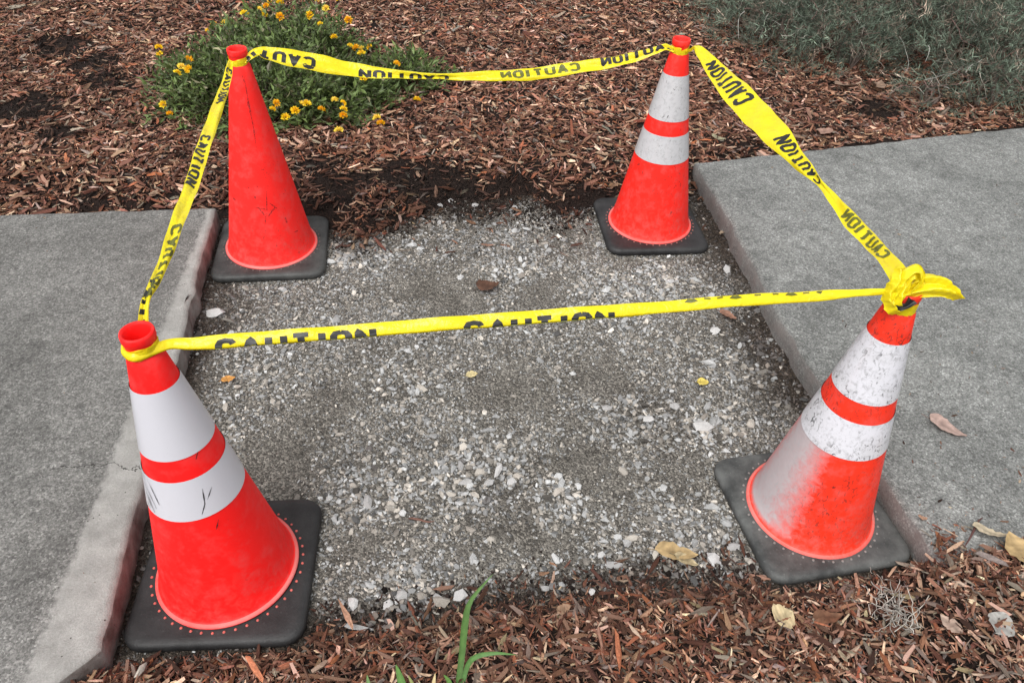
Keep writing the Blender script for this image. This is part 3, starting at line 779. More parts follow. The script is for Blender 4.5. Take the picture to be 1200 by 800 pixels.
CHIP_PAL = np.array([(0.040, 0.018, 0.013), (0.075, 0.032, 0.022), (0.115, 0.055, 0.040), (0.165, 0.088, 0.066), (0.25, 0.150, 0.115), (0.38, 0.27, 0.22), (0.20, 0.165, 0.150), (0.12, 0.105, 0.10), (0.20, 0.075, 0.045), (0.50, 0.38, 0.30)])
def chip_colours(n, rg, p):
    c = np.array([1.08, 1.01, 0.88]) * CHIP_PAL[rg.choice(len(CHIP_PAL), n, p=p)]
    return np.clip(c * rg.uniform(0.55, 1.3, (n, 1)) * (1 + rg.normal(0, 0.05, (n, 3))), 0.005, 0.8)

# dark soil patches in the mulch
HOLES = [((78, 55), 0.16), ((105, 75), 0.13), ((125, 95), 0.10), ((35, 128), 0.15), ((62, 155), 0.10), ((98, 232), 0.07), ((480, 205), 0.16), ((525, 215), 0.15), ((600, 215), 0.11), ((640, 238), 0.10),
         ((400, 215), 0.13), ((375, 195), 0.08), ((1030, 130), 0.12), ((690, 225), 0.10), ((560, 225), 0.1), ((360, 235), 0.09)]
HW = [(at(p[0], p[1], 0.07), r) for p, r in HOLES]
def hole(x, y):
    d = np.zeros(np.shape(x))
    for c, r in HW:
        q = np.hypot(x - c.x, (y - c.y) * 1.0) / r + 0.9 * (fbm(x * 11, y * 11, 51) - 0.5)
        d = np.maximum(d, 1 - sstep(0.55, 1.15, q))
    return d
def in_view(P, mg=150):
    x, y = projn(P); return (x > -mg) & (x < 1200 + mg) & (y > -mg * 0.55) & (y < 800 + mg)
def over_slab(x, y, g=0.0):
    le = np.array(LEFT_EDGE)[::-1]; re = np.array(RIGHT_EDGE)[::-1]
    fl = np.interp(x, [-5, -1.808, -1.088], [1.85, 2.308, 2.418]); fr = np.interp(x, [0.717, 2.308, 6], [2.947, 3.461, 4.62])
    nl = np.interp(x, [-5, -0.92, -0.845, -0.782], [0.1, 0.625, 0.685, 0.757]); nr = np.interp(x, [1.0, 1.30, 6], [0.99, 1.08, 2.4])
    L_ = (x < np.interp(y, le[:, 1], le[:, 0]) - g) & (y < fl - g) & (y > nl + g)
    R_ = (x > np.interp(y, re[:, 1], re[:, 0]) + g) & (y < fr - g) & (y > nr + g)
    return L_ | R_

PF = np.array([0.13, 0.18, 0.21, 0.19, 0.13, 0.055, 0.055, 0.03, 0.05, 0.012]); PF /= PF.sum()
PN = np.array([0.14, 0.16, 0.18, 0.16, 0.13, 0.06, 0.08, 0.04, 0.09, 0.02]); PN /= PN.sum()
PR = np.array([0.13, 0.12, 0.15, 0.14, 0.12, 0.10, 0.15, 0.07, 0.05, 0.03]); PR /= PR.sum()

def far_chips():
    rg = np.random.default_rng(11); n = 212000
    y = 2.30 + 4.1 * rg.random(n) ** 1.15; x = rg.uniform(-4.0, 4.6, n)
    h = mulch_h(x, y); P = np.stack([x, y, h], -1)
    k = in_view(P) & ~over_slab(x, y, -0.004) & (y > back_y(x) - 0.06 - 0.40 * (rg.random(n) ** 5)) & ~inside_plate(x, y, 0.012)
    k &= rg.random(n) > 0.78 * hole(x, y)
    sparse = sstep(-0.14, 0.10, y - back_y(x) + 0.2 * (fbm(x * 7, y * 7, 92) - 0.5)); k &= (rg.random(n) < 0.24 + 0.76 * sparse) | (np.abs(x + 0.2) > 0.95)
    x, y, h = x[k], y[k], h[k]; n = len(x)
    h = np.maximum(h, gravel_h(x, y))
    ln = np.clip(rg.lognormal(math.log(0.0225), 0.52, n), 0.008, 0.085); wd = np.clip(ln * rg.uniform(0.10, 0.42, n), 0.0028, 0.016); th = wd * rg.uniform(0.35, 0.8, n)
    zz = h + 0.004 + 0.016 * rg.random(n) ** 1.5
    R = rotmats(rg.uniform(0, 2 * np.pi, n), rg.normal(0, 0.28, n), rg.normal(0, 0.4, n))
    c = chip_colours(n, rg, PF); patch = fbm(x * 3.2, y * 3.2, 61)
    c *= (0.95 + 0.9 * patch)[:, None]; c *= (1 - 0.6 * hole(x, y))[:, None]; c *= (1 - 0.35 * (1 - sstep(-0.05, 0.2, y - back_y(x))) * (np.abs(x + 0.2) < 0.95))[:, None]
    return np.stack([x, y, zz], -1), R, np.stack([ln, wd, th], -1), c, rg.integers(0, len(CHIPS), n)
def near_chips():
    rg = np.random.default_rng(12); n = 125000
    y = rg.uniform(0.30, 1.75, n); x = rg.uniform(-1.3, 2.3, n)
    h = mulch_h(x, y); P = np.stack([x, y, h], -1)
    edge = near_y(x) + 0.045 * (fbm(x * 9, y * 9, 71) - 0.5)
    k = in_view(P, 120) & (y < edge + 0.11 * rg.random(n) ** 5) & ~inside_plate(x, y, 0.008)
    k &= ~((x < 0) & over_slab(x, y, -0.006))
    k &= ~((x > 0.9) & over_slab(x, y, 0.075 * fbm(x * 12, y * 0 + 3, 73) + 0.02))
    x, y, h = x[k], y[k], h[k]; n = len(x)
    h = np.where(over_slab(x, y), np.maximum(h, SLAB_Z), h)
    ln = np.clip(rg.lognormal(math.log(0.0150), 0.60, n), 0.004, 0.06); wd = np.clip(ln * rg.uniform(0.08, 0.42, n), 0.0013, 0.012); th = wd * rg.uniform(0.35, 0.8, n)
    zz = h + 0.003 + 0.014 * rg.random(n) ** 1.5
    R = rotmats(rg.uniform(0, 2 * np.pi, n), rg.normal(0, 0.26, n), rg.normal(0, 0.4, n))
    c = chip_colours(n, rg, PN); c2 = chip_colours(n, rg, PR); sel = rg.random(n) < sstep(0.5, 0.95, x); c[sel] = c2[sel]
    c *= (0.78 + 0.8 * fbm(x * 4, y * 4, 62))[:, None]
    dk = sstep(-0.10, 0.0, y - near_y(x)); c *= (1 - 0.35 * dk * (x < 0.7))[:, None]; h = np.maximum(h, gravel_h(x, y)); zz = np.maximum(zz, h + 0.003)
    return np.stack([x, y, zz], -1), R, np.stack([ln, wd, th], -1), c, rg.integers(0, len(CHIPS), n)

def split_largest(P, scale, n, mg=0):
    d = (P - np.array(EYE)) @ np.array(FW); a = scale[:, 0] * np.sqrt(scale[:, 1] / scale[:, 0]) / d
    x, y = projn(P); a = np.where((x > 4) & (x < 1196) & (y > 4) & (y < 796), a, 0)
    o = np.argsort(-a); m_ = np.zeros(len(P), bool); m_[o[:n]] = True; return m_
def single_pieces(name, protos, idx, P, R, sc, col, parent, mat, nmesh=36):
    """own object for each big piece, meshes shared between alike pieces"""
    rg = np.random.default_rng(5); lib = {}
    q = np.clip((np.argsort(np.argsort(col.sum(1))) * 9 // max(1, len(col))), 0, 8)
    for i in range(len(P)):
        key = (int(idx[i]) % 5, int(q[i]))
        if key not in lib:
            V, F = protos[key[0]]; lib[key] = np_mesh(name, V, F, np.tile(col[i], (len(V), 1))); lib[key].materials.append(mat)
        o = bpy.data.objects.new(name, lib[key]); COL.objects.link(o); o.parent = parent
        M4 = Matrix([list(R[i][r]) for r in range(3)]).to_4x4() @ Matrix.Diagonal((*sc[i], 1)); M4.translation = Vector(P[i])
        o.matrix_world = M4
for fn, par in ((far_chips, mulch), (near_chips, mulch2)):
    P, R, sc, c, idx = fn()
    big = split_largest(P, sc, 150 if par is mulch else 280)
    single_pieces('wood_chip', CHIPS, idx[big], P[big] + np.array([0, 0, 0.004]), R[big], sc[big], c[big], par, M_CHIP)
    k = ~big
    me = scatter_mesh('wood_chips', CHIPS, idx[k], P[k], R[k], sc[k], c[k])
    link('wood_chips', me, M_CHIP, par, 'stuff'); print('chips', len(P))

# soil crumbs in the dark patches, on the bank and along the slab edges
def crumbs():
    rg = np.random.default_rng(13); pts = []
    for c, r in HW:
        n = int(r * r * 24000 + 60); a = rg.uniform(0, 2 * np.pi, n); q = r * np.sqrt(rg.random(n)) * 1.05
        pts.append(np.stack([c.x + q * np.cos(a), c.y + q * np.sin(a)], -1))
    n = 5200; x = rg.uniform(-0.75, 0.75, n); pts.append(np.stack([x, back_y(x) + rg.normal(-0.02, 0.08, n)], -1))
    n = 3000; x = rg.uniform(-0.45, 0.75, n); pts.append(np.stack([x, near_y(x) + rg.normal(0.0, 0.045, n)], -1))
    XY = np.concatenate(pts); x, y = XY[:, 0], XY[:, 1]
    k = ~inside_plate(x, y, 0.01) & ~over_slab(x, y, -0.01); x, y = x[k], y[k]; n = len(x)
    s = np.clip(rg.lognormal(math.log(0.0024), 0.5, n), 0.001, 0.011); z = np.maximum(mulch_h(x, y), gravel_h(x, y)) + s * 0.5
    R = rotmats(rg.uniform(0, 6.28, n), rg.uniform(0, 6.28, n), rg.uniform(0, 6.28, n))
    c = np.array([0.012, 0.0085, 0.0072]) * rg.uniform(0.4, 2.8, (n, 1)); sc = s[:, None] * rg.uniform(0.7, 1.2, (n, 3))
    return scatter_mesh('soil_crumbs', STONES, rg.integers(0, 16, n), np.stack([x, y, z], -1), R, sc, c)
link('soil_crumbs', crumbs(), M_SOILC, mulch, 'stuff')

# ------------------------------------------------------------------ gravel stones
COARSE = [((570, 555), 0.13), ((545, 570), 0.10), ((450, 700), 0.10), ((480, 690), 0.08), ((755, 500), 0.13), ((830, 500), 0.09), ((470, 450), 0.10), ((650, 590), 0.10), ((420, 290), 0.15), ((500, 270), 0.15), ((440, 575), 0.12),
          ((600, 300), 0.16), ((300, 420), 0.12), ((720, 350), 0.16), ((760, 330), 0.12), ((880, 420), 0.12), ((870, 590), 0.1), ((800, 620), 0.1)]
SANDY = [((640, 625), 0.11), ((590, 460), 0.16), ((690, 560), 0.13), ((470, 600), 0.05), ((700, 440), 0.12), ((330, 540), 0.13), ((520, 340), 0.18), ((640, 345), 0.15), ((380, 480), 0.12), ((800, 550), 0.1), ((420, 640), 0.06)]
CW = [(at(*p, 0), r) for p, r in COARSE]; SW = [(at(*p, 0), r) for p, r in SANDY]
def spots(x, y, lst, seed):
    d = np.zeros(np.shape(x))
    for c, r in lst: d = np.maximum(d, 1 - sstep(0.4, 1.25, np.hypot(x - c.x, y - c.y) / r + 0.8 * (fbm(x * 13, y * 13, seed) - 0.5)))
    return d
def gravel_stones():
    rg = np.random.default_rng(14); n = 105000
    y = rg.uniform(0.70, 3.05, n); x = rg.uniform(-1.15, 1.15, n)
    P = np.stack([x, y, 0 * x], -1)
    dl, dr = slab_gap(x, y)
    k = in_view(P, 60) & (dl > -0.012) & (dr > -0.012) & (y < back_y(x) + 0.04 * rg.random(n)) & (y > near_y(x) - 0.05 * rg.random(n) ** 2) & ~inside_plate(x, y, -0.012)
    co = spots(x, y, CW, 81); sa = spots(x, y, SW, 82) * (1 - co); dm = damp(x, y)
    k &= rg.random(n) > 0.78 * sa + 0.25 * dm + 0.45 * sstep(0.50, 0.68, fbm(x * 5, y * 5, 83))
    x, y, co, sa, dm = x[k], y[k], co[k], sa[k], dm[k]; n = len(x)
    med = 0.0033 + 0.0014 * co - 0.0010 * sa
    s = np.clip(med * rg.lognormal(0, 0.42, n), 0.0016, 0.0135)
    big = rg.random(n) < 0.004 + 0.012 * co; s = np.where(big, rg.uniform(0.009, 0.017, n), s)
    s = np.where(inside_plate(x, y, 0.012), np.minimum(s, 0.004), s)
    sc = s[:, None] * np.stack([rg.uniform(0.9, 1.75, n), rg.uniform(0.65, 1.05, n), rg.uniform(0.38, 0.7, n)], -1)
    z = gravel_h(x, y) + sc[:, 2] * rg.uniform(-0.2, 0.6, n)
    R = rotmats(rg.uniform(0, 6.28, n), rg.normal(0, 0.35, n), rg.normal(0, 0.35, n))
    g = np.clip(rg.normal(0.215, 0.09, n), 0.06, 0.55); g = np.where(big, np.clip(rg.normal(0.31, 0.10, n), 0.12, 0.6), g)
    g *= 1.22 + 0.14 * co
    tint = np.where((rg.random(n) < 0.42)[:, None], np.array([1.06, 0.98, 0.87]), np.array([0.985, 0.995, 0.99]))
    c = g[:, None] * tint
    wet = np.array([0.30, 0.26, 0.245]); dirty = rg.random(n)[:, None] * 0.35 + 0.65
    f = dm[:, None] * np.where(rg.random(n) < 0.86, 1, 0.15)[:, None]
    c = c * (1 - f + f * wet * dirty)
    return np.stack([x, y, z], -1), R, sc, c, rg.integers(0, 16, n)
P, R, sc, c, idx = gravel_stones()
big = split_largest(P, sc, 295); k = ~big
single_pieces('stone', STONES, idx[big], P[big], R[big], sc[big], c[big], gravel, M_STONE)
link('gravel_stones', scatter_mesh('gravel_stones', STONES, idx[k], P[k], R[k], sc[k], c[k]), M_STONE, gravel, 'stuff'); print('stones', len(P))
# a few large pale stones seen in the photograph
rg = np.random.default_rng(15)
LIB = [np_mesh('stone', *STONES[q], np.tile(np.array([0.36, 0.355, 0.35]) * f_, (12, 1))) for q, f_ in ((0, 1.0), (3, 1.15), (5, 0.85), (7, 1.3))]
for me in LIB: me.materials.append(M_STONE)
for (px, py, w_, hh) in ((255, 368, 30, 14), (720, 663, 22, 11), (540, 697, 26, 16), (455, 707, 18, 14), (416, 706, 16, 14), (430, 588, 12, 20), (545, 565, 18, 10), (585, 553, 10, 18), (600, 565, 18, 10), (572, 566, 14, 9), (540, 548, 8, 16), (710, 478, 16, 9),
                         (762, 492, 18, 10), (828, 500, 32, 14), (858, 640, 22, 10), (838, 655, 20, 14), (270, 445, 10, 10), (840, 388, 16, 10), (852, 315, 16, 12), (470, 697, 16, 14), (513, 700, 14, 8), (695, 694, 10, 8), (420, 735, 40, 8), (705, 650, 14, 9), (790, 475, 14, 10), (640, 690, 12, 9), (462, 222, 9, 7), (490, 236, 12, 9), (515, 241, 9, 7), (528, 236, 10, 6), (556, 241, 10, 7), (603, 244, 8, 8), (485, 250, 10, 7), (660, 280, 9, 7), (430, 245, 9, 7), (700, 250, 10, 7)):
    p = at(px, py, 0.006); s_ = (p - EYE).dot(FW) / FPX
    o = bpy.data.objects.new('stone', LIB[rg.integers(0, 4)]); COL.objects.link(o); o.parent = gravel
    o.location = (p.x, p.y, float(gravel_h(np.array(p.x), np.array(p.y))) + 0.004); o.scale = (w_ * s_ / 2, hh * s_ / 2 * 1.25, hh * s_ * 0.35)
    o.rotation_euler = (rg.normal(0, 0.1), rg.normal(0, 0.1), rg.normal(0, 0.35))

# grit and small litter on the slabs
def litter(name, n, fx, seed, parent, big=0.012):
    rg = np.random.default_rng(seed); x, y = fx(rg, n)
    P = np.stack([x, y, 0 * x + SLAB_Z], -1); k = in_view(P, 60) & over_slab(x, y, 0.02); x, y = x[k], y[k]; n = len(x)
    ln = np.clip(rg.lognormal(math.log(big * 0.5), 0.5, n), 0.003, 0.03); wd = ln * rg.uniform(0.15, 0.5, n)
    R = rotmats(rg.uniform(0, 6.28, n), rg.normal(0, 0.05, n), rg.normal(0, 0.15, n))
    c = chip_colours(n, rg, PR) * 0.8
    link(name, scatter_mesh(name, CHIPS, rg.integers(0, 14, n), np.stack([x, y, 0 * x + SLAB_Z + 0.0016], -1), R, np.stack([ln, wd, wd * 0.3], -1), c), M_CHIP, parent, 'stuff')
litter('wood_litter', 1000, lambda r, n: (1.0 + 1.5 * r.random(n), np.where(r.random(n) < 0.5, 1.15 + 0.7 * r.random(n) ** 2, 1.2 + 2.3 * r.random(n))), 16, slab_r)
litter('wood_litter', 150, lambda r, n: (-0.85 - 1.2 * r.random(n), 0.7 + 1.7 * r.random(n)), 17, slab_l, 0.008)

# ------------------------------------------------------------------ fallen leaves
def leaf_mesh(ln, wd, curl, fold, colr, seed, jag=0.0):
    rg = np.random.default_rng(seed); n = 13; V = []; F = []; C = []
    for i in range(n):
        t = i / (n - 1); wv = wd * 0.5 * (math.sin(math.pi * min(1, t ** 0.8)) ** 0.8) + 0.0006
        for k, q in enumerate((-1, -0.5, 0, 0.5, 1)):
            y = q * wv * (1 + jag * rg.normal()); z = curl * ln * (t - 0.5) ** 2 * 4 * 0.3 + fold * abs(q) * wv + 0.0015 * rg.normal() + 0.1 * ln * curl * math.sin(t * 5 + q)
            V.append(((t - 0.5) * ln, y, z + 0.002)); C.append(np.array(colr) * (0.75 + 0.4 * rg.random()) * (0.8 if q == 0 else 1))
    for i in range(n - 1):
        for k in range(4): a = i * 5 + k; F.append((a, a + 5, a + 6, a + 1))
    V = np.array(V); V[:, 2] -= V[:, 2].min() - 0.001
    # stalk
    st = len(V); r = 0.0009
    for x_ in (-0.5 * ln - 0.18 * ln, -0.5 * ln + 0.02):
        for (yy, zz) in ((-r, 0.002), (r, 0.002), (0, 0.004)): V = np.vstack([V, [(x_, yy, zz)]]); C.append(np.array(colr) * 0.5)
    for q in range(3): F.append((st + q, st + (q + 1) % 3, st + 3 + (q + 1) % 3, st + 3 + q))
    return np_mesh('fallen_leaf', V, np.array(F), np.array(C), True)
TAN = (0.42, 0.30, 0.15); PALE = (0.50, 0.42, 0.30); BROWN = (0.17, 0.085, 0.05); PINK = (0.42, 0.30, 0.26); RED = (0.13, 0.045, 0.025)
LEAVES = [  # px, py, support height, length px, width px, angle, colour, curl, label
    (573, 338, 0.012, 27, 15, 0.1, (0.10, 0.05, 0.032), 0.9, 'curled dark red-brown leaf on the gravel just behind the front tape'),
    (792, 649, 0.012, 50, 18, -0.12, TAN, 0.3, 'long tan leaf lying where the gravel meets the front mulch'),
    (1108, 502, SLAB_Z, 44, 16, -0.65, PINK, 0.5, 'pinkish tan curled leaf on the right slab beside the dirty cone'),
    (1187, 652, 0.085, 46, 24, 1.7, TAN, 0.5, 'ochre leaf standing at the right photo edge in the mulch'),
    (1157, 625, 0.088, 44, 12, -0.15, PALE, 0.5, 'pale narrow leaf where the mulch laps over the right slab'),
    (915, 728, 0.03, 28, 24, 0.5, (0.55, 0.45, 0.27), 0.4, 'small cream leaf in the front mulch below the dirty cone'),
    (968, 727, 0.04, 36, 14, 0.1, BROWN, 0.6, 'rolled brown leaf right of the cream leaf in the front mulch'),
    (1155, 750, 0.07, 34, 24, 0.8, (0.34, 0.33, 0.31), 0.5, 'grey withered leaf in the mulch near the lower right corner'),
    (803, 657, 0.01, 30, 10, -0.3, (0.40, 0.33, 0.2), 0.3, 'narrow straw coloured leaf tucked under the long tan leaf'),
    (993, 102, 0.09, 32, 14, 0.1, (0.33, 0.23, 0.17), 0.6, 'dry tan leaf at the foot of the grey-green shrub'),
    (1028, 103, 0.09, 30, 14, 1.0, (0.28, 0.19, 0.14), 0.6, 'brown upright leaf under the grey-green shrub twigs'),
    (967, 156, 0.085, 22, 14, 0.7, (0.36, 0.22, 0.17), 0.3, 'flat pinkish leaf in the mulch just behind the right slab'),
    (853, 371, 0.008, 24, 9, -0.8, (0.30, 0.16, 0.11), 0.3, 'slim reddish leaf lying against the right slab edge'),
    (268, 446, 0.006, 16, 7, 0.4, (0.62, 0.30, 0.08), 0.2, 'small orange leaf bit on the gravel beside the front left cone'),
    (823, 449, 0.006, 14, 8, 0.1, (0.66, 0.52, 0.12), 0.2, 'yellow leaf scrap on the gravel left of the dirty cone'),
    (553, 440, 0.006, 14, 7, 0.2, (0.62, 0.52, 0.28), 0.2, 'tiny cream leaf scrap on the gravel in front of the tape'),
    (20, 12, 0.09, 24, 10, 0.2, (0.26, 0.22, 0.17), 0.3, 'greyish leaf in the mulch at the upper left corner'),
    (97, 153, 0.085, 26, 9, 0.25, (0.42, 0.35, 0.27), 0.3, 'pale tan leaf in the mulch left of the flowering shrub'),
    (660, 715, 0.02, 20, 9, 0.6, (0.32, 0.20, 0.13), 0.4, 'brownish leaf at the gravel edge right of the green grass'),
    (1105, 745, 0.06, 30, 12, 2.0, (0.40, 0.30, 0.24), 0.4, 'light brown leaf right of the pale root tangle'),
]
for q, (px, py, z, ln, wd, ang, colr, curl, lab) in enumerate(LEAVES):
    p = at(px, py, z); s_ = (p - EYE).dot(FW) / FPX
    o = link('fallen_leaf', leaf_mesh(ln * s_, wd * s_ * 1.3, curl, 0.25, colr, 100 + q, 0.06), M_DRYLEAF)
    hz = z if z == SLAB_Z else max(z, float(max(mulch_h(np.array(p.x), np.array(p.y)), gravel_h(np.array(p.x), np.array(p.y))) + (0.012 if abs(p.y - 1.9) > 0.9 or p.x > 1 else 0.006)))
    o.location = (p.x, p.y, hz + 0.002); o.rotation_euler = (rg.normal(0, 0.12), rg.normal(0, 0.12), ang)
    tag(o, lab, 'leaf', 'fallen leaves scattered about')

# ------------------------------------------------------------------ tubes, twigs
def tube_arrays(pts, rads, n=5):
    V = []; F = []
    for i, p in enumerate(pts):
        t = (pts[min(i + 1, len(pts) - 1)] - pts[max(i - 1, 0)]).normalized(); X = t.orthogonal().normalized(); Y = t.cross(X)
        for k in range(n):
            a = 2 * math.pi * k / n; V.append(tuple(p + (X * math.cos(a) + Y * math.sin(a)) * rads[i]))
    for i in range(len(pts) - 1):
        for k in range(n): F.append((i * n + k, i * n + (k + 1) % n, (i + 1) * n + (k + 1) % n, (i + 1) * n + k))
    return V, F
class Tubes:
    def __init__(self): self.V = []; self.F = []; self.C = []
    def add(self, pts, rads, col, n=5):
        V, F = tube_arrays(pts, rads, n); b = len(self.V); self.V += V; self.F += [tuple(i + b for i in f) for f in F]; self.C += [col] * len(V)
    def mesh(self, name): return np_mesh(name, np.array(self.V), np.array(self.F), np.array(self.C), True)

def wander(p, d, length, n, wob, rr, droop=0.0):
    pts = [p.copy()]; d = d.normalized()
    for k in range(n):
        d = (d + Vector((rr.normal(0, wob), rr.normal(0, wob), rr.normal(0, wob) - droop))).normalized(); p = p + d * (length / n); pts.append(p.copy())
    return pts
# pale tangle of dry roots in the front mulch
rr = np.random.default_rng(21)
pc = at(1042, 716, 0.06); tb = Tubes()
for k in range(46):
    p = pc + Vector((rr.normal(0, 0.018), rr.normal(0, 0.022), 0.004 + 0.018 * rr.random()))
    pts = wander(p, Vector((rr.normal(), rr.normal(), rr.normal() * 0.3)), rr.uniform(0.03, 0.10), 9, 0.55, rr)
    pts = [Vector((q.x, q.y, min(max(q.z, pc.z - 0.004), pc.z + 0.03))) for q in pts]
    g = rr.uniform(0.25, 0.5); tb.add(pts, [rr.uniform(0.0006, 0.0013)] * len(pts), (g, g * 0.94, g * 0.85), 4)
for x0, y0, x1, y1 in ((1095, 690, 1052, 740), (1062, 690, 1075, 735)):
    a, b2 = at(x0, y0, 0.075), at(x1, y1, 0.07); pts = [a.lerp(b2, t / 6) + Vector((rr.normal(0, 0.003), rr.normal(0, 0.003), rr.normal(0, 0.002))) for t in range(7)]
    tb.add(pts, [0.0012] * 7, (0.45, 0.42, 0.37), 4)
o = link('root_tangle', tb.mesh('root_tangle'), M_TWIG); tag(o, 'pale tangle of dry fine roots in the mulch below the dirty cone', 'dry roots')
# loose twigs
for q, (x0, y0, x1, y1, z, r_, colr, lab) in enumerate((
        (668, 768, 702, 799, 0.035, 0.004, (0.20, 0.10, 0.075), 'reddish stick slanting in the mulch at the bottom edge right of the grass'),
        (722, 742, 726, 790, 0.04, 0.006, (0.34, 0.12, 0.06), 'orange-brown bark sliver standing in the front mulch'),
        (700, 730, 708, 775, 0.04, 0.004, (0.26, 0.14, 0.10), 'brown stick left of the orange bark sliver'),
        (398, 706, 414, 738, 0.012, 0.006, (0.42, 0.24, 0.16), 'pale orange wood splinter right of the front left cone base'),
        (290, 772, 308, 799, 0.035, 0.006, (0.50, 0.19, 0.10), 'bright orange wood splinter below the front left cone base'),
        (160, 797, 172, 778, 0.04, 0.007, (0.40, 0.37, 0.32), 'grey-white wood splinter in front of the left cone base corner'),
        (1150, 606, 1130, 640, 0.095, 0.003, (0.10, 0.05, 0.045), 'dark bent twig rising from the mulch on the right slab edge'),
        (478, 607, 508, 611, 0.006, 0.003, (0.17, 0.09, 0.07), 'thin brown twig lying on the middle of the gravel'),
        (1142, 650, 1178, 664, 0.10, 0.007, (0.16, 0.13, 0.12), 'grey stick beside the ochre leaf at the right'))):
    a, b2 = at(x0, y0, z), at(x1, y1, z + 0.006); n_ = 6
    pts = [a.lerp(b2, t / n_) + Vector((rr.normal(0, 0.0012), rr.normal(0, 0.0012), 0.004 * math.sin(t))) for t in range(n_ + 1)]
    if r_ >= 0.005:
        V_, F_ = CHIPS[q]; d_ = (b2 - a); V2 = V_ * np.array([d_.length, r_ * 2.2, r_ * 0.9])
        o = link('twig', np_mesh('twig', V2, F_, np.array(colr) * np.random.default_rng(q).uniform(0.7, 1.25, (len(V2), 1))), M_CHIP); o.location = a.lerp(b2, 0.5) + Vector((0, 0, 0.012))
        o.rotation_euler = (0.15, -0.05, math.atan2(d_.y, d_.x)); tag(o, lab, 'twig', 'loose sticks and splinters'); continue
    tb = Tubes(); tb.add(pts, [r_ * f_ for f_ in (0.4, 0.9, 1.0, 0.95, 0.8, 0.6, 0.25)], colr, 5)
    o = link('twig', tb.mesh('twig'), M_TWIG); tag(o, lab, 'twig', 'loose sticks and splinters')

# ------------------------------------------------------------------ grass weed at the bottom
def blade(pts, wid, colr, name, parent):
    n = len(pts); V = []; F = []; C = []
    for i, p in enumerate(pts):
        t = (pts[min(i + 1, n - 1)] - pts[max(i - 1, 0)]).normalized(); sd_ = t.cross(Vector((0.1, -0.7, 0.7))).normalized(); nn = sd_.cross(t)
        f = i / (n - 1); w_ = wid * (0.75 + 0.6 * f if f < 0.4 else (1.0 - ((f - 0.4) / 0.6) ** 1.8) + 0.02)
        for q in (-1, 0, 1):
            V.append(tuple(p + sd_ * (q * w_ / 2) - nn * (0.12 * w_ if q == 0 else 0))); C.append(np.array(colr) * (1.25 if q == 0 else 0.95) * (1 + 0.25 * f))
    for i in range(n - 1):
        for k in range(2): a = i * 3 + k; F.append((a, a + 1, a + 4, a + 3))
    return link(name, np_mesh(name, np.array(V), np.array(F), np.array(C), True), M_LEAF, parent)
def curve_px(lst, n=14):
    P = [at(x, y, z) for x, y, z in lst]; out = []
    for i in range(n):
        t = i / (n - 1) * (len(P) - 1); k = min(int(t), len(P) - 2); f = t - k
        p0 = P[max(k - 1, 0)]; p1 = P[k]; p2 = P[k + 1]; p3 = P[min(k + 2, len(P) - 1)]
        out.append(0.5 * ((2 * p1) + (p2 - p0) * f + (2 * p0 - 5 * p1 + 4 * p2 - p3) * f * f + (3 * p1 - p0 - 3 * p2 + p3) * f ** 3))
    return out
GREEN = (0.065, 0.135, 0.032)
base = at(536, 815, 0.035); gr = empty('grass_weed', base); tag(gr, 'tall green grass weed growing in the mulch at the bottom edge', 'grass')
bpy.context.view_layer.update()
def bl(lst, wd, colr, par, b):
    o = blade([p - b for p in curve_px(lst)], wd, colr, 'blade', par); return o
bl([(535, 815, 0.03), (541, 770, 0.09), (545, 730, 0.15), (552, 703, 0.19), (578, 672, 0.23)], 0.014, GREEN, gr, base)
bl([(540, 815, 0.03), (546, 785, 0.07), (556, 770, 0.10), (580, 765, 0.11), (606, 767, 0.10)], 0.011, (0.075, 0.16, 0.045), gr, base)
bl([(530, 818, 0.03), (527, 800, 0.05), (520, 790, 0.07)], 0.010, (0.10, 0.2, 0.05), gr, base)
base2 = at(470, 825, 0.035); gr2 = empty('grass_weed', base2); tag(gr2, 'short broad grass weed cut by the bottom edge left of the tall one', 'grass')
bl([(476, 830, 0.03), (472, 805, 0.05), (464, 778, 0.09)], 0.018, (0.085, 0.18, 0.045), gr2, base2)
bl([(482, 830, 0.03), (486, 810, 0.05), (478, 790, 0.08)], 0.010, (0.20, 0.22, 0.08), gr2, base2)
bl([(440, 835, 0.03), (434, 812, 0.05), (430, 790, 0.07)], 0.012, (0.085, 0.16, 0.045), gr2, base2)
base3 = at(515, 822, 0.035); gr3 = empty('dry_straw', base3); tag(gr3, 'dry straw coloured grass blades between the two green weeds', 'dry grass')
bl([(512, 826, 0.03), (508, 806, 0.05), (510, 788, 0.07)], 0.010, (0.42, 0.34, 0.18), gr3, base3)
bl([(500, 826, 0.03), (497, 812, 0.04), (490, 796, 0.06)], 0.007, (0.38, 0.30, 0.16), gr3, base3)

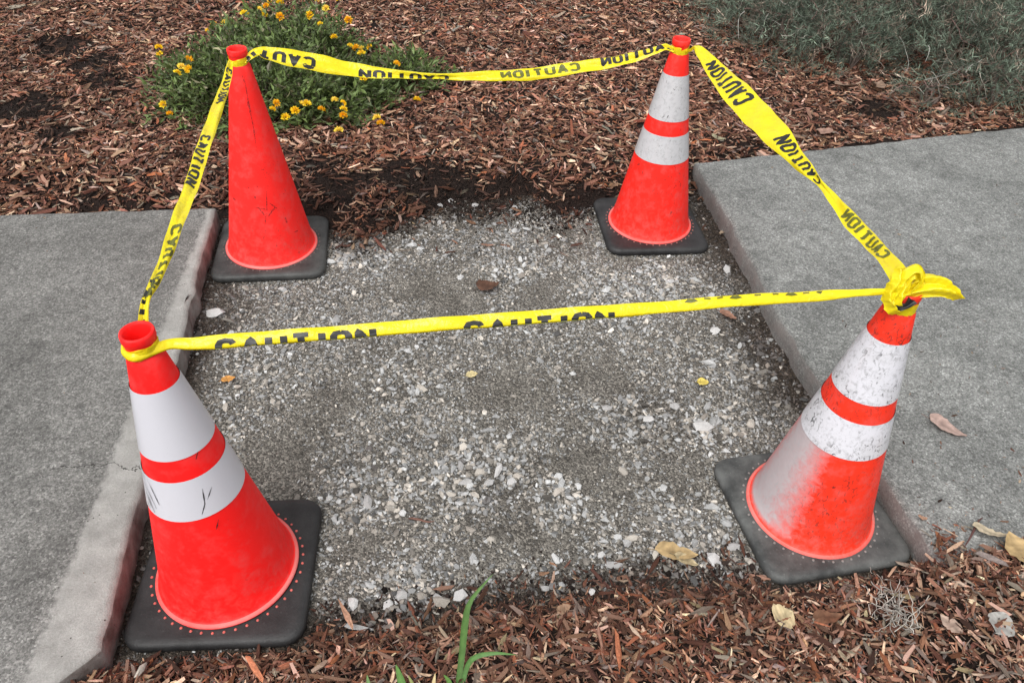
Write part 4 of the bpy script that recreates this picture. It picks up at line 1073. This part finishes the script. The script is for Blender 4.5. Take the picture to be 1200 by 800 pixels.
# ------------------------------------------------------------------ flowering shrub
def leaf_cloud(name, pos, dirs, ln, wd, col, fold=0.25, rr=None, slim=False):
    """flat-ish pointed leaves: 6 vertices, 4 triangles each, each with its own direction"""
    n = len(pos); d = dirs / np.linalg.norm(dirs, axis=1, keepdims=True)
    a = rr.normal(0, 1, (n, 3)); a[:, 2] *= 0.45
    s = np.cross(d, np.cross(a, d)); s -= d * (s * d).sum(1, keepdims=True); s /= np.linalg.norm(s, axis=1, keepdims=True) + 1e-9
    u = np.cross(s, d)
    ln = ln[:, None]; wd = wd[:, None]
    if slim:
        V = np.stack([pos, pos + d * ln * 0.45 + s * wd / 2, pos + d * ln, pos + d * ln * 0.45 - s * wd / 2], 1)
        return np_mesh(name, V.reshape(-1, 3), (np.arange(n) * 4)[:, None] + np.array([[0, 1, 2, 3]]), np.repeat(col, 4, 0))
    V = np.stack([pos, pos + d * ln * 0.45 + s * wd / 2 + u * wd * fold, pos + d * ln * 0.5, pos + d * ln * 0.45 - s * wd / 2 + u * wd * fold, pos + d * ln - u * wd * 0.25], 1)
    b = (np.arange(n) * 5)[:, None]
    F = np.concatenate([b + np.array([[0, 1, 2]]), b + np.array([[0, 2, 3]]), b + np.array([[1, 4, 2]]), b + np.array([[2, 4, 3]])])
    return np_mesh(name, V.reshape(-1, 3), F, np.repeat(col, 5, 0))
rr = np.random.default_rng(31)
SH = [(at(305, 112, 0.07), 0.50, 0.42, 0.24), (at(375, 128, 0.07), 0.30, 0.22, 0.17), (at(250, 118, 0.07), 0.26, 0.24, 0.17), (at(340, 70, 0.07), 0.42, 0.34, 0.24), (at(466, 97, 0.07), 0.28, 0.20, 0.13), (at(425, 120, 0.07), 0.16, 0.14, 0.12)]
base = Vector((SH[0][0].x, SH[0][0].y, 0.05))
shrub = empty('flowering_shrub', base); tag(shrub, 'low dark green shrub with small yellow flower heads behind the plain cone', 'shrub')
lp = []; ldir = []; lcol = []; tb = Tubes()
for (c, rx, ry, hh) in SH:
    ns = int(400 * rx * ry / 0.2) + 30
    for k in range(ns):
        a = rr.uniform(0, 2 * math.pi); q = math.sqrt(rr.random()) * (1.0 + 0.12 * rr.normal())
        q = min(max(q, 0), 1.25) * (0.86 + 0.32 * float(fbm(np.array(math.cos(a) * 2.2 + c.x * 5), np.array(math.sin(a) * 2.2), 97)))
        tip = Vector((c.x + rx * q * math.cos(a), c.y + ry * q * math.sin(a), 0.075 + hh * math.sqrt(max(0.02, 1 - min(q, 1) ** 2)) * rr.uniform(0.45, 1.22)))
        root = Vector((c.x + rx * q * 0.55 * math.cos(a), c.y + ry * q * 0.55 * math.sin(a), 0.07))
        if k % 3 == 0: tb.add([root - base, root.lerp(tip, 0.5) + Vector((0, 0, 0.02)) - base, tip - base], [0.0026, 0.0020, 0.0011], (0.13, 0.125, 0.08), 4)
        dv = (tip - root); sg = rr.uniform(0.45, 1.5) * (0.8 + 0.8 * float(fbm(np.array(tip.x * 9), np.array(tip.y * 9), 95)))
        for j in range(12):
            f = rr.uniform(0.30, 1.04); p = root.lerp(tip, f) + Vector((rr.normal(0, 0.012), rr.normal(0, 0.012), rr.normal(0, 0.008)))
            lp.append(tuple(p - base)); ldir.append(tuple(dv.normalized() * 0.5 + Vector((rr.normal(0, 0.7), rr.normal(0, 0.7), rr.normal(0.1, 0.35)))))
            g = rr.uniform(0.6, 1.5) * sg; lcol.append(np.array([0.082, 0.118, 0.036]) * g if rr.random() > 0.10 else np.array([0.13, 0.12, 0.07]) * g)
lp = np.array(lp); n = len(lp)
me = leaf_cloud('foliage', lp, np.array(ldir), rr.uniform(0.018, 0.054, n), rr.uniform(0.008, 0.020, n), np.array(lcol), 0.25, rr)
link('foliage', me, M_LEAF, shrub, 'stuff'); link('stems', tb.mesh('stems'), M_TWIG, shrub)
def flower_mesh(seed, colr):
    r2 = np.random.default_rng(seed); pos = []; dr = []; cl = []
    for k in range(26):
        a = 2.39996 * k; e = math.sqrt((k + 0.5) / 26) * 1.35
        d = np.array([math.sin(e) * math.cos(a), math.sin(e) * math.sin(a), math.cos(e)])
        pos.append(d * 0.0055); dr.append(d + r2.normal(0, 0.12, 3)); cl.append(np.array(colr) * r2.uniform(0.8, 1.15) * (np.array([1, 0.85, 1]) if e < 0.5 else 1))
    return leaf_cloud('flower_head', np.array(pos), np.array(dr), np.full(26, 0.0125), np.full(26, 0.0090), np.array(cl), 0.3, r2)
FM = [flower_mesh(k, cc) for k, cc in enumerate(((0.92, 0.62, 0.015), (0.93, 0.70, 0.03), (0.90, 0.50, 0.01), (0.93, 0.74, 0.10)))]
for me in FM: me.materials.append(M_PETAL)
FL = [(88, 190), (92, 215), (205, 235), (175, 265), (207, 274), (158, 288), (303, 98), (347, 95), (280, 122), (422, 57), (508, 28), (520, 12), (560, 15), (500, 60), (560, 68), (740, 38), (680, 60), (718, 97), (828, 82), (705, 5),
      (772, 150), (833, 182), (858, 190), (880, 194), (912, 187), (880, 214), (1015, 253), (845, 287), (885, 310), (860, 292), (545, 405), (642, 408), (620, 437), (665, 410), (722, 432), (775, 395), (805, 405), (808, 430), (808, 456), (790, 515),
      (530, 430), (583, 462), (955, 487), (940, 465), (1095, 392), (105, 410), (130, 448), (480, 40), (790, 2), (735, 268), (690, 262)]
def mound_z(x, y):
    z = 0.08
    for (c, rx, ry, hh) in SH:
        q = ((x - c.x) / rx) ** 2 + ((y - c.y) / ry) ** 2
        if q < 1: z = max(z, 0.08 + hh * math.sqrt(1 - q) * 0.95)
    return z
for q, (zx, zy) in enumerate(FL):
    px, py = 160 + zx / 3.333, zy / 3.333
    z = 0.40
    while z > 0.10:
        p = at(px, py, z)
        if mound_z(p.x, p.y) >= z - 0.012: break
        z -= 0.006
    p = at(px, py, z)
    o = bpy.data.objects.new('flower_head', FM[q % 4]); COL.objects.link(o); o.parent = shrub
    o.location = p - base - ray(px, py).normalized() * 0.05; s_ = rr.uniform(0.95, 1.4); o.scale = (s_, s_, s_); o.rotation_euler = (rr.normal(0.35, 0.35), rr.normal(0, 0.35), rr.uniform(0, 6))

# ------------------------------------------------------------------ grey-green needle shrub
rr = np.random.default_rng(41)
MD = [(2.55, 5.30, 0.95, 0.75, 0.72), (3.5, 4.75, 0.8, 0.62, 0.65), (3.5, 5.6, 0.9, 0.8, 0.8), (1.75, 5.75, 0.7, 0.6, 0.5), (2.75, 4.45, 0.75, 0.55, 0.50)]
for px_, py_, rx_, ry_, h_ in ((915, 30, 0.34, 0.42, 0.32), (965, 55, 0.36, 0.40, 0.34), (1030, 48, 0.40, 0.42, 0.40), (1110, 85, 0.36, 0.34, 0.34), (1180, 92, 0.42, 0.36, 0.36), (1085, 120, 0.12, 0.10, 0.10), (1150, 122, 0.26, 0.16, 0.18), (1225, 118, 0.3, 0.2, 0.22), (870, 8, 0.34, 0.40, 0.28), (1100, 30, 0.5, 0.5, 0.5), (862, 28, 0.22, 0.26, 0.24), (888, 52, 0.22, 0.24, 0.24), (928, 66, 0.24, 0.22, 0.24), (985, 76, 0.26, 0.22, 0.24)):
    p_ = at(px_, py_, 0.08); MD.append((p_.x, p_.y, rx_, ry_, h_))
base = Vector((2.5, 4.8, 0.06)); bush = empty('needle_shrub', base)
tag(bush, 'sprawling grey-green needle-leaved shrub behind the right slab', 'shrub')
sp_p = []; sp_d = []; tb = Tubes(); tw = Tubes()
for (cx, cy, rx, ry, hh) in MD:
    ns = int(3500 * rx * ry)
    for k in range(ns):
        a = rr.uniform(0, 2 * math.pi); q = math.sqrt(rr.random()) * 1.06
        ez = math.sqrt(max(0.0, 1 - min(q, 1) ** 2)); sh = rr.uniform(0.70, 1.05) if rr.random() < 0.8 else rr.uniform(0.25, 0.7)
        p = Vector((cx + rx * q * math.cos(a), cy + ry * q * math.sin(a), 0.09 + hh * ez * sh))
        d = Vector((math.cos(a) * q / rx * 0.5 + rr.normal(0, 0.55), math.sin(a) * q / ry * 0.5 + rr.normal(0, 0.55), 0.25 + ez * 0.7 + rr.normal(0, 0.4))).normalized()
        sp_p.append(p); sp_d.append(d)
    for k in range(int(26 * rx * ry) + 8):
        a = rr.uniform(0, 2 * math.pi); q = rr.uniform(0.2, 1.0)
        tip = Vector((cx + rx * q * math.cos(a), cy + ry * q * math.sin(a), 0.1 + hh * math.sqrt(max(0.02, 1 - q * q)) * rr.uniform(0.7, 1.05)))
        root = Vector((cx + 0.2 * rx * math.cos(a), cy + 0.2 * ry * math.sin(a), 0.06))
        pts = [root - base] + [root.lerp(tip, t) + Vector((rr.normal(0, 0.02), rr.normal(0, 0.02), 0.05 * math.sin(t * 3))) - base for t in (0.3, 0.6)] + [tip - base]
        g = rr.uniform(0.6, 1.2); tb.add(pts, [0.008, 0.006, 0.004, 0.002], (0.13 * g, 0.10 * g, 0.085 * g), 5)
    for k in range(int(110 * rx * ry) + 10):
        a = rr.uniform(0, 2 * math.pi); q = rr.uniform(0.3, 1.05); ez = math.sqrt(max(0.02, 1 - min(q, 1) ** 2))
        p = Vector((cx + rx * q * math.cos(a), cy + ry * q * math.sin(a), 0.08 + hh * ez * rr.uniform(0.8, 1.06)))
        pts = wander(p - base, Vector((rr.normal(), rr.normal() - 0.4, rr.normal(0.1, 0.4))), rr.uniform(0.08, 0.26), 6, 0.22, rr)
        g = rr.uniform(0.7, 1.7); cc = ((0.24, 0.22, 0.19), (0.18, 0.11, 0.10), (0.34, 0.33, 0.30))[rr.integers(0, 3)]
        tw.add(pts, [0.0022, 0.002, 0.0018, 0.0015, 0.0012, 0.001, 0.0007], tuple(x * g for x in cc), 4)
SPP = np.array([tuple(p - base) for p in sp_p]); SPD = np.array([tuple(d) for d in sp_d])
zz = SPP[:, 2] + base.z; keep = in_view(SPP + np.array(base), 200) | (rr.random(len(SPP)) < 0.35); SPP, SPD = SPP[keep], SPD[keep]
K = 15; n = len(SPP); t = np.linspace(0, 1, K)[None, :, None]
slen = rr.uniform(0.05, 0.11, (n, 1, 1))
pos = SPP[:, None, :] + SPD[:, None, :] * slen * t + rr.normal(0, 0.003, (n, K, 3))
dirs = SPD[:, None, :] * 0.75 + rr.normal(0, 0.62, (n, K, 3))
g = rr.lognormal(-0.1, 0.55, (n, 1, 1)) * rr.uniform(0.75, 1.25, (n, K, 1)); basec = np.where(rr.random((n, 1, 1)) < 0.18, np.array([0.19, 0.15, 0.12]), np.array([0.112, 0.142, 0.106]))
cc = (basec * g).reshape(-1, 3)
me = leaf_cloud('foliage', pos.reshape(-1, 3), dirs.reshape(-1, 3), rr.uniform(0.024, 0.058, n * K), rr.uniform(0.0022, 0.0042, n * K), cc, 0.1, rr, True)
link('foliage', me, M_NEEDLE, bush, 'stuff'); print('needles', n * K)
link('branches', tb.mesh('branches'), M_TWIG, bush, 'stuff'); link('bare_twigs', tw.mesh('bare_twigs'), M_TWIG, bush, 'stuff')
